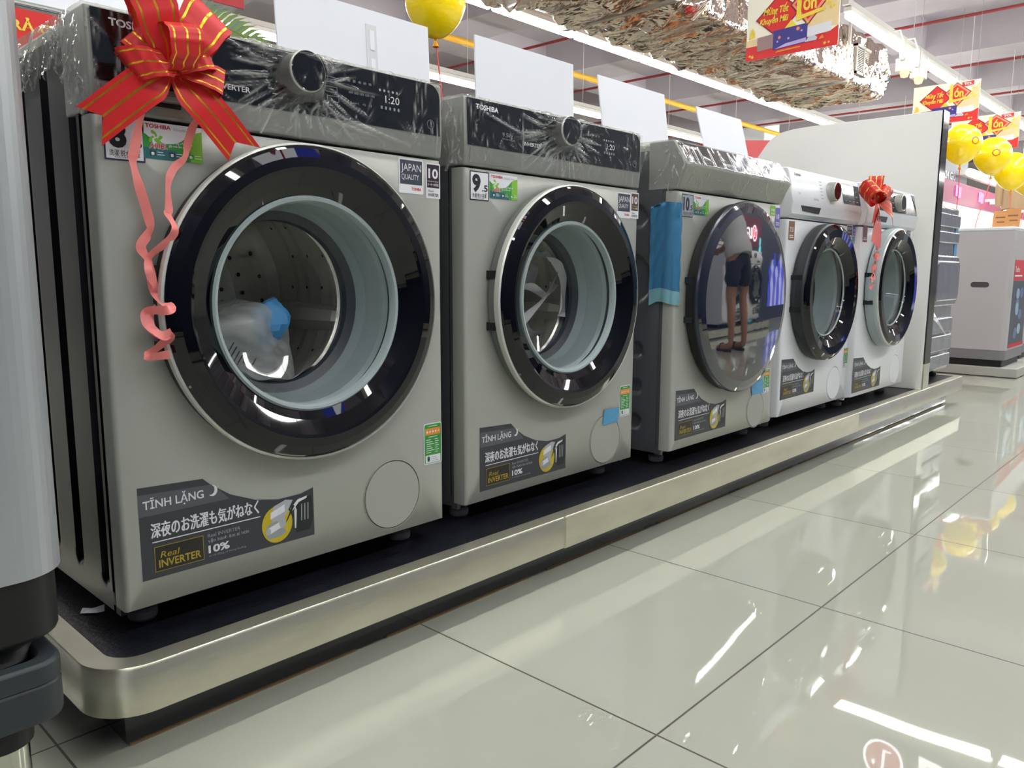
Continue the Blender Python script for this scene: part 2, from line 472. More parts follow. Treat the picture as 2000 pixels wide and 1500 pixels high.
# track spotlights
WARM = emat('warm_bulb', (255, 200, 130), 1.8)
for i, (x, y) in enumerate(((8.43, 1.712), (8.83, 1.693))):
    t = thing('track_spotlight', ['white adjustable spotlight with glowing warm bulb nearer the duct end', 'white adjustable spotlight with glowing warm bulb behind its twin'][i], 'spotlight', (x, y, 2.674), 0, 'track spotlights')
    h = MB(BATTEN); h.tube([(.03, 0, .28), (.03, .05, .43), (.03, .138, .436)], .008, 8); h.box(-.05, -.02, .12, .12, .02, .3); h.box(-.02, -.06, .02, .16, .06, .14); h.build('housing', t, bevel=.01)
    q = MB(WARM); q.lathe([(.001, -.05), (.034, -.038), (.045, 0), (.04, .03), (.025, .06)], (.02, -.02, 0), 'z', 16, 0); q.build('bulb', t)

exec_sections = True

# ------------------------------------------------------------------ display platform
def platform():
    t = thing('display_platform', 'low black topped display platform with brushed steel edging', 'platform', (0, 0, 0))
    x0, x1, y0, y1 = -.07, 4.06, -.08, 1.36
    r = .075
    def loop(inset):
        rr = max(.004, r - inset); n = 12; o = []
        a0, b0, a1, b1 = x0 + inset, y0 + inset, x1 - inset, y1 - inset
        for cx, cy, a, q in ((a0 + rr, b0 + rr, PI, rr), (a1 - .006, b0 + .006, 1.5 * PI, .006), (a1 - .006, b1 - .006, 0, .006), (a0 + rr, b1 - rr, PI / 2, rr)):
            for i in range(n + 1):
                s_ = a + PI / 2 * i / n
                o.append((cx + q * math.cos(s_), cy + q * math.sin(s_)))
        return o
    e = MB(BRUSHED)
    secs = [(loop(.0), ZP - .068), (loop(0), ZP - .004), (loop(.003), ZP), (loop(.034), ZP + .0005), (loop(.034), ZP - .006)]
    n = len(secs[0][0]); v = []
    for L_, z in secs: v += [(p[0], p[1], z) for p in L_]
    e.add(v, [(k * n + i, k * n + (i + 1) % n, (k + 1) * n + (i + 1) % n, (k + 1) * n + i) for k in range(len(secs) - 1) for i in range(n)], 0, True)
    # overlapping sheet joint
    e.box(.868, y0 - .0012, ZP - .069, .8705, y0 + .03, ZP + .001)
    e.box(.8705, y0 - .0022, ZP - .069, 2.6, y0 - .0003, ZP - .002)
    e.build('steel_edge', t, sharp=50)
    m_ = MB(MATBLK); m_.prism_z(loop(.0335), ZP - .03, ZP - .0012); m_.build('top_mat', t)
    u = MB(BLACKM); u.prism_z(loop(.004), ZP - .066, ZP - .031); u.build('board', t)
    k = MB(mat('kick_black', (26, 28, 32), .16, coat=.5), mat('raw_board_edge', (128, 104, 74), .8))
    k.box(-.02, -.022, .009, 4.0, 1.3, ZP - .066)
    for i in range(9): k.box(-.014 + .45 * i, -.018, 0, .37 + .45 * i, 1.29, .010, 1)
    k.build('kick_base', t)
    return t
platform()
sc = MB(PAPER)
sc.add([(-.012, .155, ZP + .0006), (.004, .13, ZP + .004), (.016, .135, ZP + .001), (.022, .15, ZP + .006), (.008, .16, ZP + .001), (-.004, .168, ZP + .003)], [(0, 1, 2), (0, 2, 4), (2, 3, 4), (0, 4, 5)])
tag(sc.build('paper_scrap'), 'torn scrap of white paper lying on the platform end', 'paper scrap')

# ------------------------------------------------------------------ film wrap
def film_patch(mb, fn, us, vs, creases, extra=None, base=.0025):
    """fn(u, v) -> point, normal. us, vs: grid arrays (vs may depend on u: pass a function). creases: (u0,v0,u1,v1,width,height)"""
    nu = len(us)
    VV = [vs(u) for u in us] if callable(vs) else [vs] * nu
    nv = len(VV[0])
    uu = np.repeat(np.asarray(us)[:, None], nv, 1); vv = np.array(VV)
    h = np.zeros_like(uu); cr = np.zeros_like(uu)
    for (a, b, c_, d, w, ht) in creases:
        dx, dy = c_ - a, d - b; l2 = dx * dx + dy * dy + 1e-12
        t = np.clip(((uu - a) * dx + (vv - b) * dy) / l2, 0, 1)
        dist = np.hypot(uu - a - t * dx, vv - b - t * dy)
        k = np.maximum(0, 1 - dist / w) * (1 - .6 * np.abs(2 * t - 1))
        h += ht * k; cr = np.maximum(cr, np.maximum(0, k * 1.5 - .4) * min(1, ht / .0022))
    if extra: 
        eh, ec = extra(uu, vv); h += eh; cr = np.maximum(cr, ec)
    k0 = len(mb.v); verts = []
    for i in range(nu):
        for j in range(nv):
            p, n = fn(uu[i, j], vv[i, j])
            q = base + h[i, j]
            verts.append((p[0] + n[0] * q, p[1] + n[1] * q, p[2] + n[2] * q))
    f = [(i * nv + j, (i + 1) * nv + j, (i + 1) * nv + j + 1, i * nv + j + 1) for i in range(nu - 1) for j in range(nv - 1)]
    mb.add(verts, f, 0, True)
    if mb.attr is None: mb.attr = []
    mb.attr += list(cr.ravel())
def path_fn(path):
    L_ = [0]
    for a, b in zip(path, path[1:]): L_.append(L_[-1] + math.hypot(b[0] - a[0], b[1] - a[1]))
    def fn(u, v):
        k = 0
        while k < len(path) - 2 and v > L_[k + 1]: k += 1
        a, b = path[k], path[k + 1]; d = L_[k + 1] - L_[k]; t = (v - L_[k]) / d
        ty, tz = (b[0] - a[0]) / d, (b[1] - a[1]) / d
        return (u, a[0] + (b[0] - a[0]) * t, a[1] + (b[1] - a[1]) * t), (0, -tz, ty)
    return fn, L_
def wrap(parent, w, path, side_low, seed, knob=None, dense=1., lines=()):
    """clear film over the control panel, top and left side of a machine. path: (y,z) from the seam up over the panel"""
    rng = random.Random(seed)
    mb = MB(FILM)
    full = list(path) + [(.50, path[-1][1] + .002)]
    fn, L_ = path_fn(full)
    Lf = L_[len(path) - 1]
    cre = list(lines)
    if knob:
        kx, kz, kr, kp = knob
        kv = min(L_[-1], max(0, next((L_[i] + (kz - full[i][1]) / (full[i + 1][1] - full[i][1]) * (L_[i + 1] - L_[i]) for i in range(len(full) - 1) if min(full[i][1], full[i + 1][1]) <= kz <= max(full[i][1], full[i + 1][1])), .05)))
        for i in range(int(110 * dense)):
            a = rng.uniform(0, 2 * PI); r0 = kr + rng.uniform(.004, .02); ln = rng.uniform(.02, .075) * (1.6 if abs(math.cos(a)) > .7 else 1)
            a2 = a + rng.uniform(-.25, .25)
            cre.append((kx + r0 * math.cos(a), kv + r0 * math.sin(a), kx + (r0 + ln) * math.cos(a2), kv + (r0 + ln) * math.sin(a2), rng.uniform(.0022, .0042), rng.uniform(.0008, .0024)))
    for i in range(int(26 * dense)):      # vertical pulls near both ends
        u = rng.choice((rng.uniform(0, .07), w - rng.uniform(0, .07)))
        v = rng.uniform(0, Lf); cre.append((u, v, u + rng.uniform(-.008, .008), v + rng.uniform(.02, .07), rng.uniform(.002, .0036), rng.uniform(.0006, .002)))
    for i in range(int(110 * dense)):      # loose scattered creases, most below the glass
        u = rng.uniform(0, w); v = rng.uniform(0, .045) if i % 2 else rng.uniform(.03, Lf)
        a = rng.gauss(PI / 2 + .35, .5) if i % 3 else rng.uniform(0, PI)
        ln = rng.uniform(.008, .04); cre.append((u, v, u + ln * math.cos(a), v + ln * math.sin(a), rng.uniform(.0018, .0034), rng.uniform(.0006, .0018)))
    for i in range(int(30 * dense)):      # top sheet
        u = rng.uniform(0, w); v = rng.uniform(Lf, Lf + .45); a = rng.uniform(0, PI); ln = rng.uniform(.03, .12)
        cre.append((u, v, u + ln * math.cos(a), v + ln * math.sin(a), .005, rng.uniform(.001, .004)))
    def extra(uu, vv):
        if not knob: return 0, 0
        r = np.hypot(uu - kx, vv - kv)
        top = np.clip((Lf + .002 - vv) / .010, 0, 1)
        return top * np.clip(kp * (1 - (r - kr) / (.022 + .012 * np.sin(5 * np.arctan2(vv - kv, uu - kx)))), 0, kp), np.where((r > kr) & (r < kr + .012), .22 * top, 0.)
    us = np.linspace(-.0042, w + .0042, 210)
    vs = np.concatenate([np.linspace(0, Lf + .03, 64), np.linspace(Lf + .045, L_[-1], 22)])
    film_patch(mb, fn, us, vs, cre, extra)
    # left side sheet with a torn lower edge
    zt = path[-1][1] + .003
    cs = []
    for i in range(int(150 * dense) + 30):
        y = rng.uniform(0, .34); z = rng.uniform(.72, zt); a = rng.gauss(.9 if y > .06 else 1.5, .5); ln = rng.uniform(.012, .07)
        cs.append((y, z, y + ln * math.cos(a), z - ln * math.sin(a), rng.uniform(.002, .0055), rng.uniform(.0015, .005)))
    ylim = path[0][0]
    ph = rng.uniform(0, 6)
    def zl(y):
        k = 0
        while k < len(side_low) - 2 and y > side_low[k + 1][0]: k += 1
        a, b = side_low[k], side_low[k + 1]; t = min(1, max(0, (y - a[0]) / (b[0] - a[0])))
        return a[1] + (b[1] - a[1]) * t + .006 * math.sin(y * 90 + ph) + .004 * math.sin(y * 233 + ph * 2)
    ymin = min(p[0] for p in path)
    def yfront(z):
        for a, b in zip(path, path[1:]):
            if min(a[1], b[1]) - 1e-6 <= z <= max(a[1], b[1]) + 1e-6 and abs(b[1] - a[1]) > 1e-6:
                return a[0] + (b[0] - a[0]) * (z - a[1]) / (b[1] - a[1])
        return path[-1][0] if z > path[-1][1] else 0.
    ys = np.linspace(0, 1, 150)
    def side(u, v):
        y0 = yfront(v); return (-.0016, y0 + (.42 - y0) * u, v), (-1, 0, 0)
    film_patch(mb, side, ys, lambda u: np.linspace(zl(.42 * u), zt, 60), [(a / .42, b, c_ / .42, d, w_ * 1.0, h_) for a, b, c_, d, w_, h_ in []], 
               lambda uu, vv: crease_field(uu * .42, vv, cs), .0028)
    mb.build('film_wrap', parent, sharp=180)['label'] = 'clear crinkled protective film'
def crease_field(uu, vv, cs):
    h = np.zeros_like(uu); cr = np.zeros_like(uu)
    for (a, b, c_, d, w, ht) in cs:
        dx, dy = c_ - a, d - b; l2 = dx * dx + dy * dy + 1e-12
        t = np.clip(((uu - a) * dx + (vv - b) * dy) / l2, 0, 1)
        k = np.maximum(0, 1 - np.hypot(uu - a - t * dx, vv - b - t * dy) / w) * (1 - .6 * np.abs(2 * t - 1))
        h += ht * k; cr = np.maximum(cr, np.maximum(0, k * 1.5 - .4) * min(1, ht / .0025))
    return h, cr

# ------------------------------------------------------------------ stickers (x right, z up on the front face; y = distance before it)
def stk_quiet(p, ox, oz, kx=1.):
    s = MB(T_STK); Y = -.0006
    P = [(0, 0), (.28, 0), (.28, .081), (.256, .075), (.216, .074), (.176, .082), (.136, .099), (.106, .120), (.094, .1315), (0, .1355)]
    # split in convex pieces so that the hollow edge stays clean
    xs = [q[0] for q in P[2:]]
    top = P[2:]
    for a, b in zip(top, top[1:]):
        flat(s, [(b[0], 0), (a[0], 0), a, b], Y, T_STK)
    flat(s, [(0, .093), (.134, .093), (.113, .115), (.106, .1205), (0, .125)], Y - .0003, T_STK2)
    Y -= .0006
    s.text('TĨNH LẶNG', .006, .103, .0125, T_PALE, Y, .088, .012)
    flat(s, ell(.108, .111, .0075, .0085), Y, T_PALE); flat(s, ell(.1045, .1125, .0065, .0075), Y - .0002, T_STK2)
    flat(s, star(.101, .117, .002, 4, .3), Y, T_PALE); flat(s, star(.117, .116, .0012, 4, .3), Y, T_PALE)
    for k in range(3): s.text('深夜のお洗濯も気がねなく', .0147 + .00045 * k, .061, .0175, T_PALE, Y - .00004 * k, .166, .006)
    flat(s, [(.016, .0525), (.183, .0525), (.183, .0540), (.016, .0540)], Y, T_PALE)
    flat(s, [(.018, .009), (.090, .009), (.090, .046), (.018, .046)], Y, T_GOLD)
    flat(s, [(.0188, .0098), (.0892, .0098), (.0892, .0452), (.0188, .0452)], Y - .0002, mat('sticker_dark', (38, 36, 32), .4))
    s.text('Real', .026, .0285, .0095, T_GOLD, Y - .0004, .026, .0, .25)
    s.text('INVERTER', .0235, .0145, .0115, T_GOLD, Y - .0004, .062, .018)
    s.text('Real INVERTER', .097, .0405, .0058, T_GREY, Y, .052)
    s.text('vận hành êm ái hơn', .097, .0325, .0056, T_GREY, Y, .066, .012)
    s.text('10%', .097, .0165, .0115, T_PALE, Y, .033, .03); s.text('10%', .0974, .0165, .0115, T_PALE, Y - .00004, .033, .02)
    s.text('so với động cơ thông thường', .097, .0105, .003, T_GREY, Y, .06)
    # cut-away motor picture
    A = T_GREY; Bc = mat('picture_light', (176, 178, 186), .45); D = mat('picture_dark', (34, 36, 40), .4); Yl = mat('picture_yellow', (198, 176, 34), .45)
    flat(s, [(.246, .012), (.272, .012), (.278, .03), (.276, .068), (.262, .071), (.248, .066)], Y, D)
    flat(s, ell(.212, .034, .027, .030, 30), Y - .0001, Yl)
    flat(s, [(.202, .048), (.206, .064), (.228, .071), (.241, .068), (.224, .04), (.204, .036)], Y - .0002, Bc)
    flat(s, [(.200, .044), (.201, .055), (.226, .064), (.226, .052)], Y - .0003, T_PALE)
    flat(s, [(.190, .026), (.196, .012), (.214, .013), (.228, .018), (.221, .03), (.21, .04), (.196, .036)], Y - .0004, A)
    flat(s, [(.194, .030), (.219, .038), (.221, .028), (.197, .020)], Y - .0006, T_PALE)
    flat(s, ell(.1955, .025, .0045, .0055), Y - .0007, Bc); flat(s, ell(.221, .034, .006, .008), Y - .0007, Bc)
    flat(s, [(.236, .054), (.250, .067), (.268, .070), (.266, .066), (.252, .062), (.240, .05)], Y - .0003, T_PALE)
    flat(s, [(.243, .02), (.2455, .02), (.2475, .05), (.245, .056), (.243, .05)], Y - .0004, T_PALE)
    flat(s, [(.226, .032), (.230, .036), (.244, .058), (.240, .060)], Y - .0005, D)
    for q in range(3): flat(s, [(.255 + .006 * q, .03), (.257 + .006 * q, .03), (.258 + .006 * q, .058), (.256 + .006 * q, .058)], Y - .0002, A)
    s.map(lambda x, y, z: (ox + x * kx, y, oz + z))
    s.build('notice_sticker', p)['label'] = 'dark grey advertising sticker with a motor picture'
def stk_energy(p, ox, oz, k=1., stars=4.5):
    s = MB(T_PALE); Y = -.0006; w, h = .046, .081
    flat(s, rrect(0, 0, w, h, .004), Y, T_PALE); flat(s, rrect(.002, .002, w - .002, h - .002, .003), Y - .0002, T_GREEN)
    flat(s, rrect(.004, .003, w - .004, .018, .001), Y - .0004, T_PALE)
    flat(s, rrect(.004, .058, w - .004, .071, .002), Y - .0004, T_ORANGE)
    for i in range(5): flat(s, star(.0085 + .0073 * i, .0642, .0034), Y - .0006, T_PALE if i < 4 else T_YELLOW)
    for (x0, x1, z) in [(.012, .034, .0745), (.012, .034, .0535)] + [(.006, .006 + .012 + .004 * (i % 3), .048 - .0042 * i) for i in range(7)] + [(.028, .035 + .003 * (i % 2), .048 - .0042 * i) for i in range(7)]:
        flat(s, [(x0, z), (x1, z), (x1, z + .0013), (x0, z + .0013)], Y - .0006, T_PALE)
    for i in range(3): flat(s, [(.019, .006 + .0035 * i), (.036 - .003 * i, .006 + .0035 * i), (.036 - .003 * i, .0068 + .0035 * i), (.019, .0068 + .0035 * i)], Y - .0006, T_GREY)
    flat(s, ell(.0115, .0125, .0035, .0035), Y - .0006, T_TEAL); flat(s, ell(.0115, .0085, .003, .003), Y - .0006, T_TEAL)
    s.map(lambda x, y, z: (ox + x * k, y, oz + z * k)); s.build('energy_label', p)['label'] = 'green energy star label'
def stk_capacity(p, ox, oz, big, small, border=T_BLACK, w=.052, h=.056, paper=T_PALE):
    s = MB(paper); Y = -.0006
    flat(s, rrect(0, 0, w, h, .001), Y, border); flat(s, rrect(.0022, .0022, w - .0022, h - .0022, .0005), Y - .0002, paper)
    s.text(big, .006, .0185, .0315, T_BLACK, Y - .0004, .023 if len(big) == 1 else .031, .05)
    s.text(small, w - .019, .0185, .0125, T_BLACK, Y - .0004, .0155, .03)
    s.text('Kg', w - .011, .0135, .0035, T_BLACK, Y - .0004)
    s.text('洗濯·脱水容量', .006, .0065, .0062, T_BLACK, Y - .0004, w - .013, .006)
    s.text('Khối lượng giặt', .013, .0035, .0022, T_BLACK, Y - .0004, w * .5)
    s.map(lambda x, y, z: (ox + x, y, oz + z)); s.build('capacity_sticker', p)['label'] = 'white capacity sticker with a dark border'
def stk_leaf(p, ox, oz, w=.082, h=.048):
    s = MB(T_PALE); Y = -.0006
    flat(s, [(0, 0), (w, 0), (w, h), (0, h)], Y, T_PALE)
    n = 14; top = [(w * i / n, h * (.70 - .26 * math.sin(PI * min(1, i / n * 1.25)) + .5 * max(0, i / n - .62))) for i in range(n + 1)]
    cols = [T_TEAL, mat('ink_midgreen', (66, 146, 92), .45), T_GREEN, T_LIME]
    for i in range(n):
        c_ = cols[min(3, i * 4 // n)] if True else 0
        flat(s, [(top[i][0], 0), (top[i + 1][0], 0), top[i + 1], top[i]], Y - .0002, T_GREEN if i < 11 else T_LIME)
    flat(s, [(0, 0), (w * .7, 0), (w * .55, h * .27), (0, h * .3)], Y - .0003, T_TEAL)
    s.text('TOSHIBA', .004, h * .84, .0052, T_RED, Y - .0004, w * .42, .03)
    s.text('khuyên dùng', w * .52, h * .83, .0045, T_GREY, Y - .0004, w * .38)
    for i in range(7):
        a = 2 * PI * i / 7; q = ell(0, 0, .0052, .0026, 14)
        flat(s, [(w * .2 + .0055 * math.cos(a) + x * math.cos(a + .5) - z * math.sin(a + .5), h * .58 + .0055 * math.sin(a) + x * math.sin(a + .5) + z * math.cos(a + .5)) for x, z in q], Y - .0005 - .00001 * i, T_PALE if i % 2 else T_LIME)
    s.text('ARIEL', w * .09, h * .29, .0068, T_PALE, Y - .0005, w * .31, .06, .15); s.text('ARIEL', w * .095, h * .29, .0066, T_RED, Y - .0007, w * .3, .02, .15)
    s.text('Đánh bay vết bẩn và', w * .42, h * .46, .003, T_PALE, Y - .0005, w * .4, .015)
    s.text('gây mùi ẩm mốc', w * .42, h * .37, .003, T_PALE, Y - .0005, w * .32, .015)
    for i in range(3):
        x = w * (.1 + .32 * i); flat(s, rrect(x, h * .08, x + .008, h * .22, .001), Y - .0005, [T_NAVY, T_NAVY, T_GREEN][i]); flat(s, rrect(x + .002, h * .1, x + .006, h * .18, .001), Y - .0006, T_PALE)
        for j in range(2): flat(s, [(x + .010, h * (.11 + .07 * j)), (x + .02 - .002 * j, h * (.11 + .07 * j)), (x + .02 - .002 * j, h * (.13 + .07 * j)), (x + .010, h * (.13 + .07 * j))], Y - .0005, T_PALE)
    s.map(lambda x, y, z: (ox + x, y, oz + z)); s.build('detergent_sticker', p)['label'] = 'green and white detergent sticker'
def stk_quality(p, ox, oz, w=.056, h=.06, col=None):
    s = MB(T_PALE); Y = -.0006; col = col or mat('ink_slate', (62, 68, 78), .4)
    flat(s, rrect(0, 0, w, h, .003), Y, T_PALE); flat(s, [(.003, h * .26), (w - .003, h * .26), (w - .003, h - .003), (.003, h - .003)], Y - .0002, col)
    s.text('JAPAN', w * .1, h * .64, h * .22, T_PALE, Y - .0004, w * .8); s.text('QUALITY', w * .11, h * .40, h * .16, T_PALE, Y - .0004, w * .7)
    s.text('TOSHIBA', w * .5, h * .1, h * .08, T_RED, Y - .0004, w * .4, .03)
    s.map(lambda x, y, z: (ox + x, y, oz + z)); s.build('quality_sticker', p)['label'] = 'slate and white quality sticker'
def stk_ten(p, ox, oz, w=.034, h=.062, col=None):
    s = MB(T_PALE); Y = -.0006; col = col or mat('ink_plum', (46, 30, 44), .4)
    flat(s, rrect(0, 0, w, h, .002), Y, T_PALE); flat(s, [(.0025, h * .3), (w - .0025, h * .3), (w - .0025, h - .0025), (.0025, h - .0025)], Y - .0002, col)
    s.text('10', w * .16, h * .58, h * .27, T_PALE, Y - .0004, w * .68, .03)
    s.text('Năm bảo hành động cơ', w * .13, h * .47, .0022, T_PALE, Y - .0004, w * .74); s.text('モーター10年保証', w * .13, h * .36, .0038, T_PALE, Y - .0004, w * .74, .01)
    s.text('Real', w * .16, h * .18, .0042, T_NAVY, Y - .0004, w * .34, .0, .25); s.text('INVERTER', w * .14, h * .06, .0052, T_NAVY, Y - .0004, w * .74, .02)
    s.map(lambda x, y, z: (ox + x, y, oz + z)); s.build('warranty_sticker', p)['label'] = 'dark and white ten year warranty sticker'
def stk_plain(p, ox, oz, w, h, col, s1=None, label=None):
    s = MB(col); flat(s, [(0, 0), (w, 0), (w, h), (0, h)], -.0006, col)
    if s1: s.text(s1, w * .2, h * .45, h * .24, T_PALE, -.001, w * .6, .03)
    for i in range(2): flat(s, [(w * .15, h * (.12 + .1 * i)), (w * .85, h * (.12 + .1 * i)), (w * .85, h * (.17 + .1 * i)), (w * .15, h * (.17 + .1 * i))], -.001, T_PALE)
    s.map(lambda x, y, z: (ox + x, y, oz + z)); o = s.build('sticker', p)
    if label: o['label'] = label

# ------------------------------------------------------------------ front-loading washing machines
def hole_plate(mb, x0, z0, x1, z1, cx, cz, r, d, mt, ch=.007):
    ang = sorted([2 * PI * i / 96 for i in range(96)] + [math.atan2(z - cz, x - cx) % (2 * PI) for x in (x0, x1) for z in (z0, z1)])
    def ray(a, X0, Z0, X1, Z1):
        c_, s_ = math.cos(a), math.sin(a); t = 1e9
        if c_ > 1e-9: t = min(t, (X1 - cx) / c_)
        if c_ < -1e-9: t = min(t, (X0 - cx) / c_)
        if s_ > 1e-9: t = min(t, (Z1 - cz) / s_)
        if s_ < -1e-9: t = min(t, (Z0 - cz) / s_)
        return cx + c_ * t, cz + s_ * t
    n = len(ang)
    inner = [(cx + r * math.cos(a), cz + r * math.sin(a)) for a in ang]
    outer = [ray(a, x0, z0, x1, z1) for a in ang]
    K = lambda p, e: (min(max(p[0], x0 + e), x1 - e), min(max(p[1], z0 + e * .3), z1 - e * .3))
    rings = [([(cx + (p[0] - cx), cz + (p[1] - cz)) for p in inner], d), (inner, .010), ([(cx + (r + .006) * math.cos(a), cz + (r + .006) * math.sin(a)) for a in ang], .002),
             ([(cx + (r + .012) * math.cos(a), cz + (r + .012) * math.sin(a)) for a in ang], 0.)]
    for e, y in ((ch, 0.), (ch * .35, ch * .3), (0., ch), (0., d)): rings.append(([K(p, e) for p in outer], y))
    v = []
    for R_, y in rings: v += [(p[0], y, p[1]) for p in R_]
    mb.add(v, [(k * n + i, (k + 1) * n + i, (k + 1) * n + (i + 1) % n, k * n + (i + 1) % n) for k in range(len(rings) - 1) for i in range(n)], mt, True)

def emboss_side(mb, shapes, y0, y1, z0, z1, mt, dp=.009, ny=110, nz=150):
    """left side sheet with pressed-in shapes: ('v', y, za, zb, r) or ('h', z, ya, yb, r)"""
    ys = np.linspace(y0, y1, ny); zs = np.linspace(z0, z1, nz)
    yy, zz = np.meshgrid(ys, zs, indexing='ij'); h = np.zeros_like(yy)
    for s_ in shapes:
        if s_[0] == 'v': d = np.hypot(yy - s_[1], np.maximum(0, np.maximum(s_[2] - zz, zz - s_[3]))) - s_[4]
        else: d = np.hypot(zz - s_[1], np.maximum(0, np.maximum(s_[2] - yy, yy - s_[3]))) - s_[4]
        h = np.maximum(h, dp * np.clip(-d / .006, 0, 1))
    v = [(h[i, j], ys[i], zs[j]) for i in range(ny) for j in range(nz)]
    mb.add(v, [(i * nz + j, i * nz + j + 1, (i + 1) * nz + j + 1, (i + 1) * nz + j) for i in range(ny - 1) for j in range(nz - 1)], mt, True)

def cabinet(t, w, shapes, side, front, seam, hole):
    d = .565
    c = MB(side)
    c.box(.012, .045, .03, w - .004, d, .05, 0)                 # base tray
    c.box(.004, d - .004, .03, w - .004, d, .83, 0)
    c.box(w - .008, .03, .03, w - .003, d, .83, 0)
    c.box(.003, .03, .03, .012, .047, .83, 0)
    emboss_side(c, shapes, .046, d, .035, .83, 0)
    c.build('cabinet', t)
    fp = MB(front); hole_plate(fp, 0, .044, w, seam - .0015, hole[0], hole[1], hole[2], .036, 0)
    fp.build('front_panel', t, sharp=60)
    tp = MB(front); tp.box(0, .085, .826, w, d + .004, .846)
    tp.build('top_plate', t, bevel=.004)
    for x, y in ((.05, .075), (w - .05, .075), (.05, d - .06), (w - .05, d - .06)):
        f_ = MB(mat('foot_grey', (112, 110, 114), .5)); f_.lathe([(.001, 0), (.019, 0), (.021, .004), (.021, .014), (.017, .018), (.008, .019), (.008, .034)], (x, y, 0), 'z', 20, 0)
        f_.build('foot', t)

def service_flap(t, cx, cz, r, mt):
    s = MB(mt, BLACKM)
    s.lathe([(r + .0022, -.0002), (r + .0018, -.0012), (r + .0006, -.0014), (r + .0003, -.0004)], (cx, 0, cz), 'y', 64, 0)
    s.lathe([(r + .0003, -.0003), (r - .0012, -.0003)], (cx, 0, cz), 'y', 64, 1)
    s.lathe([(r - .0012, -.0003), (r - .0018, -.0016), (.0001, -.0016)], (cx, 0, cz), 'y', 64, 0)
    s.build('service_flap', t)

def drum(t, cx, cz):
    g = MB(RUBBER, RUBBER_D)
    g.lathe([(.205, .012), (.172, .004), (.163, -.004), (.159, .006), (.155, .05), (.150, .072)], (cx, 0, cz), 'y', 72, 0)
    g.lathe([(.150, .072), (.136, .080), (.134, .090), (.150, .098), (.156, .112), (.150, .118)], (cx, 0, cz), 'y', 72, 1)
    g.build('gasket', t)
    d = MB(STEEL)
    prof = [(.150, .120), (.146, .124), (.150, .130), (.19, .134), (.222, .146), (.236, .165)] + [(.236 - .004 * (i % 2), .165 + .02 * i) for i in range(14)] + [(.225, .455), (.20, .462), (.12, .455), (.05, .47), (.001, .47)]
    d.lathe(prof, (cx, 0, cz), 'y', 72, 0)
    hol = mat('drum_hole', (30, 30, 30), .6)
    for i in range(22):          # rows of perforations on the wall and back
        a = 2 * PI * i / 22 + .08
        for j in range(5):
            y = .19 + .055 * j + (.027 if i % 2 else 0)
            c_, s_ = math.cos(a), math.sin(a); q = []
            for k in range(8):
                b = 2 * PI * k / 8; da = .0035 * math.cos(b) / .231; q.append((cx + .2305 * math.cos(a + da), y + .0035 * math.sin(b), cz + .2305 * math.sin(a + da)))
            d.add(q, [tuple(range(8))], hol)
        for r in (.09, .135, .18):
            aa = a + r * 4; px, pz = cx + r * math.cos(aa), cz + r * math.sin(aa)
            d.add([(px + .0045 * math.cos(2 * PI * k / 8), .452, pz + .0045 * math.sin(2 * PI * k / 8)) for k in range(8)], [tuple(range(8))], hol)
    d.build('drum', t, sharp=25)
    for a in (1.95, 4.05, 6.1):
        p = MB(WHITEP); c_, s_ = math.cos(a), math.sin(a)
        v = []
        for y, hh, ww in ((.16, .018, .012), (.19, .055, .017), (.42, .06, .022), (.45, .03, .016)):
            for r, k in ((.234, 1.), (.234 - hh, .45), (.234 - hh, -.45), (.234, -1.)):
                v.append((cx + r * c_ - k * ww * 1.4 * s_, y, cz + r * s_ + k * ww * 1.4 * c_))
        p.add(v, [(i * 4 + j, i * 4 + (j + 1) % 4, i * 4 + 4 + (j + 1) % 4, i * 4 + 4 + j) for i in range(3) for j in range(4)] + [(0, 1, 2, 3), (15, 14, 13, 12)], 0, True)
        p.build('drum_paddle', t)
def hinges(t, cx, cz, R, y, mt):
    for dz in (.052, -.052):
        h = MB(mt); x = cx - math.sqrt(max(0, R * R - dz * dz))
        h.box(x - .0012, y + .004, cz + dz - .008, x + .012, .002, cz + dz + .008); h.build('hinge', t)
def bowl(parent, cx, cz, k=1.):
    b = MB(GLASS)
    b.lathe([(.1665 * k, -.026), (.158 * k, -.026), (.152 * k, -.005), (.140 * k, .035), (.124 * k, .062), (.09 * k, .078), (.05 * k, .083), (.0005, .084)], (cx, 0, cz), 'y', 72, 0)
    b.build('window_glass', parent)
def door_ring(t, cx, cz, R, side=RINGS, hous=BLACKM, ring=RINGS):
    """dark glossy porthole door: outer convex band, inner funnel, clear bowl"""
    k = R / .245
    d = MB(hous)
    d.lathe([(R * .93, -.002), (R * .985, -.006), (R * .99, -.022), (R * .975, -.026)], (cx, 0, cz), 'y', 96, hous)
    d.lathe([(R * .975, -.022), (R * .995, -.024), (R, -.030), (R * .997, -.037), (R * .985, -.040), (R * .98, -.038)], (cx, 0, cz), 'y', 96, ring)
    d.lathe([(R * .98, -.039), (R * .965, -.042), (R * .91, -.0475), (R * .852, -.0495), (R * .846, -.049)], (cx, 0, cz), 'y', 96, BLACK)
    d.lathe([(R * .846, -.049), (R * .83, -.0475), (R * .74, -.036), (R * .685, -.027)], (cx, 0, cz), 'y', 96, BLACK)
    d.lathe([(R * .685, -.027), (R * .672, -.030), (R * .655, -.029), (R * .648, -.024), (R * .640, -.016)], (cx, 0, cz), 'y', 96, RUBBER)
    o = d.build('door', t, sharp=22)
    bowl(o, cx, cz, k)
    return o

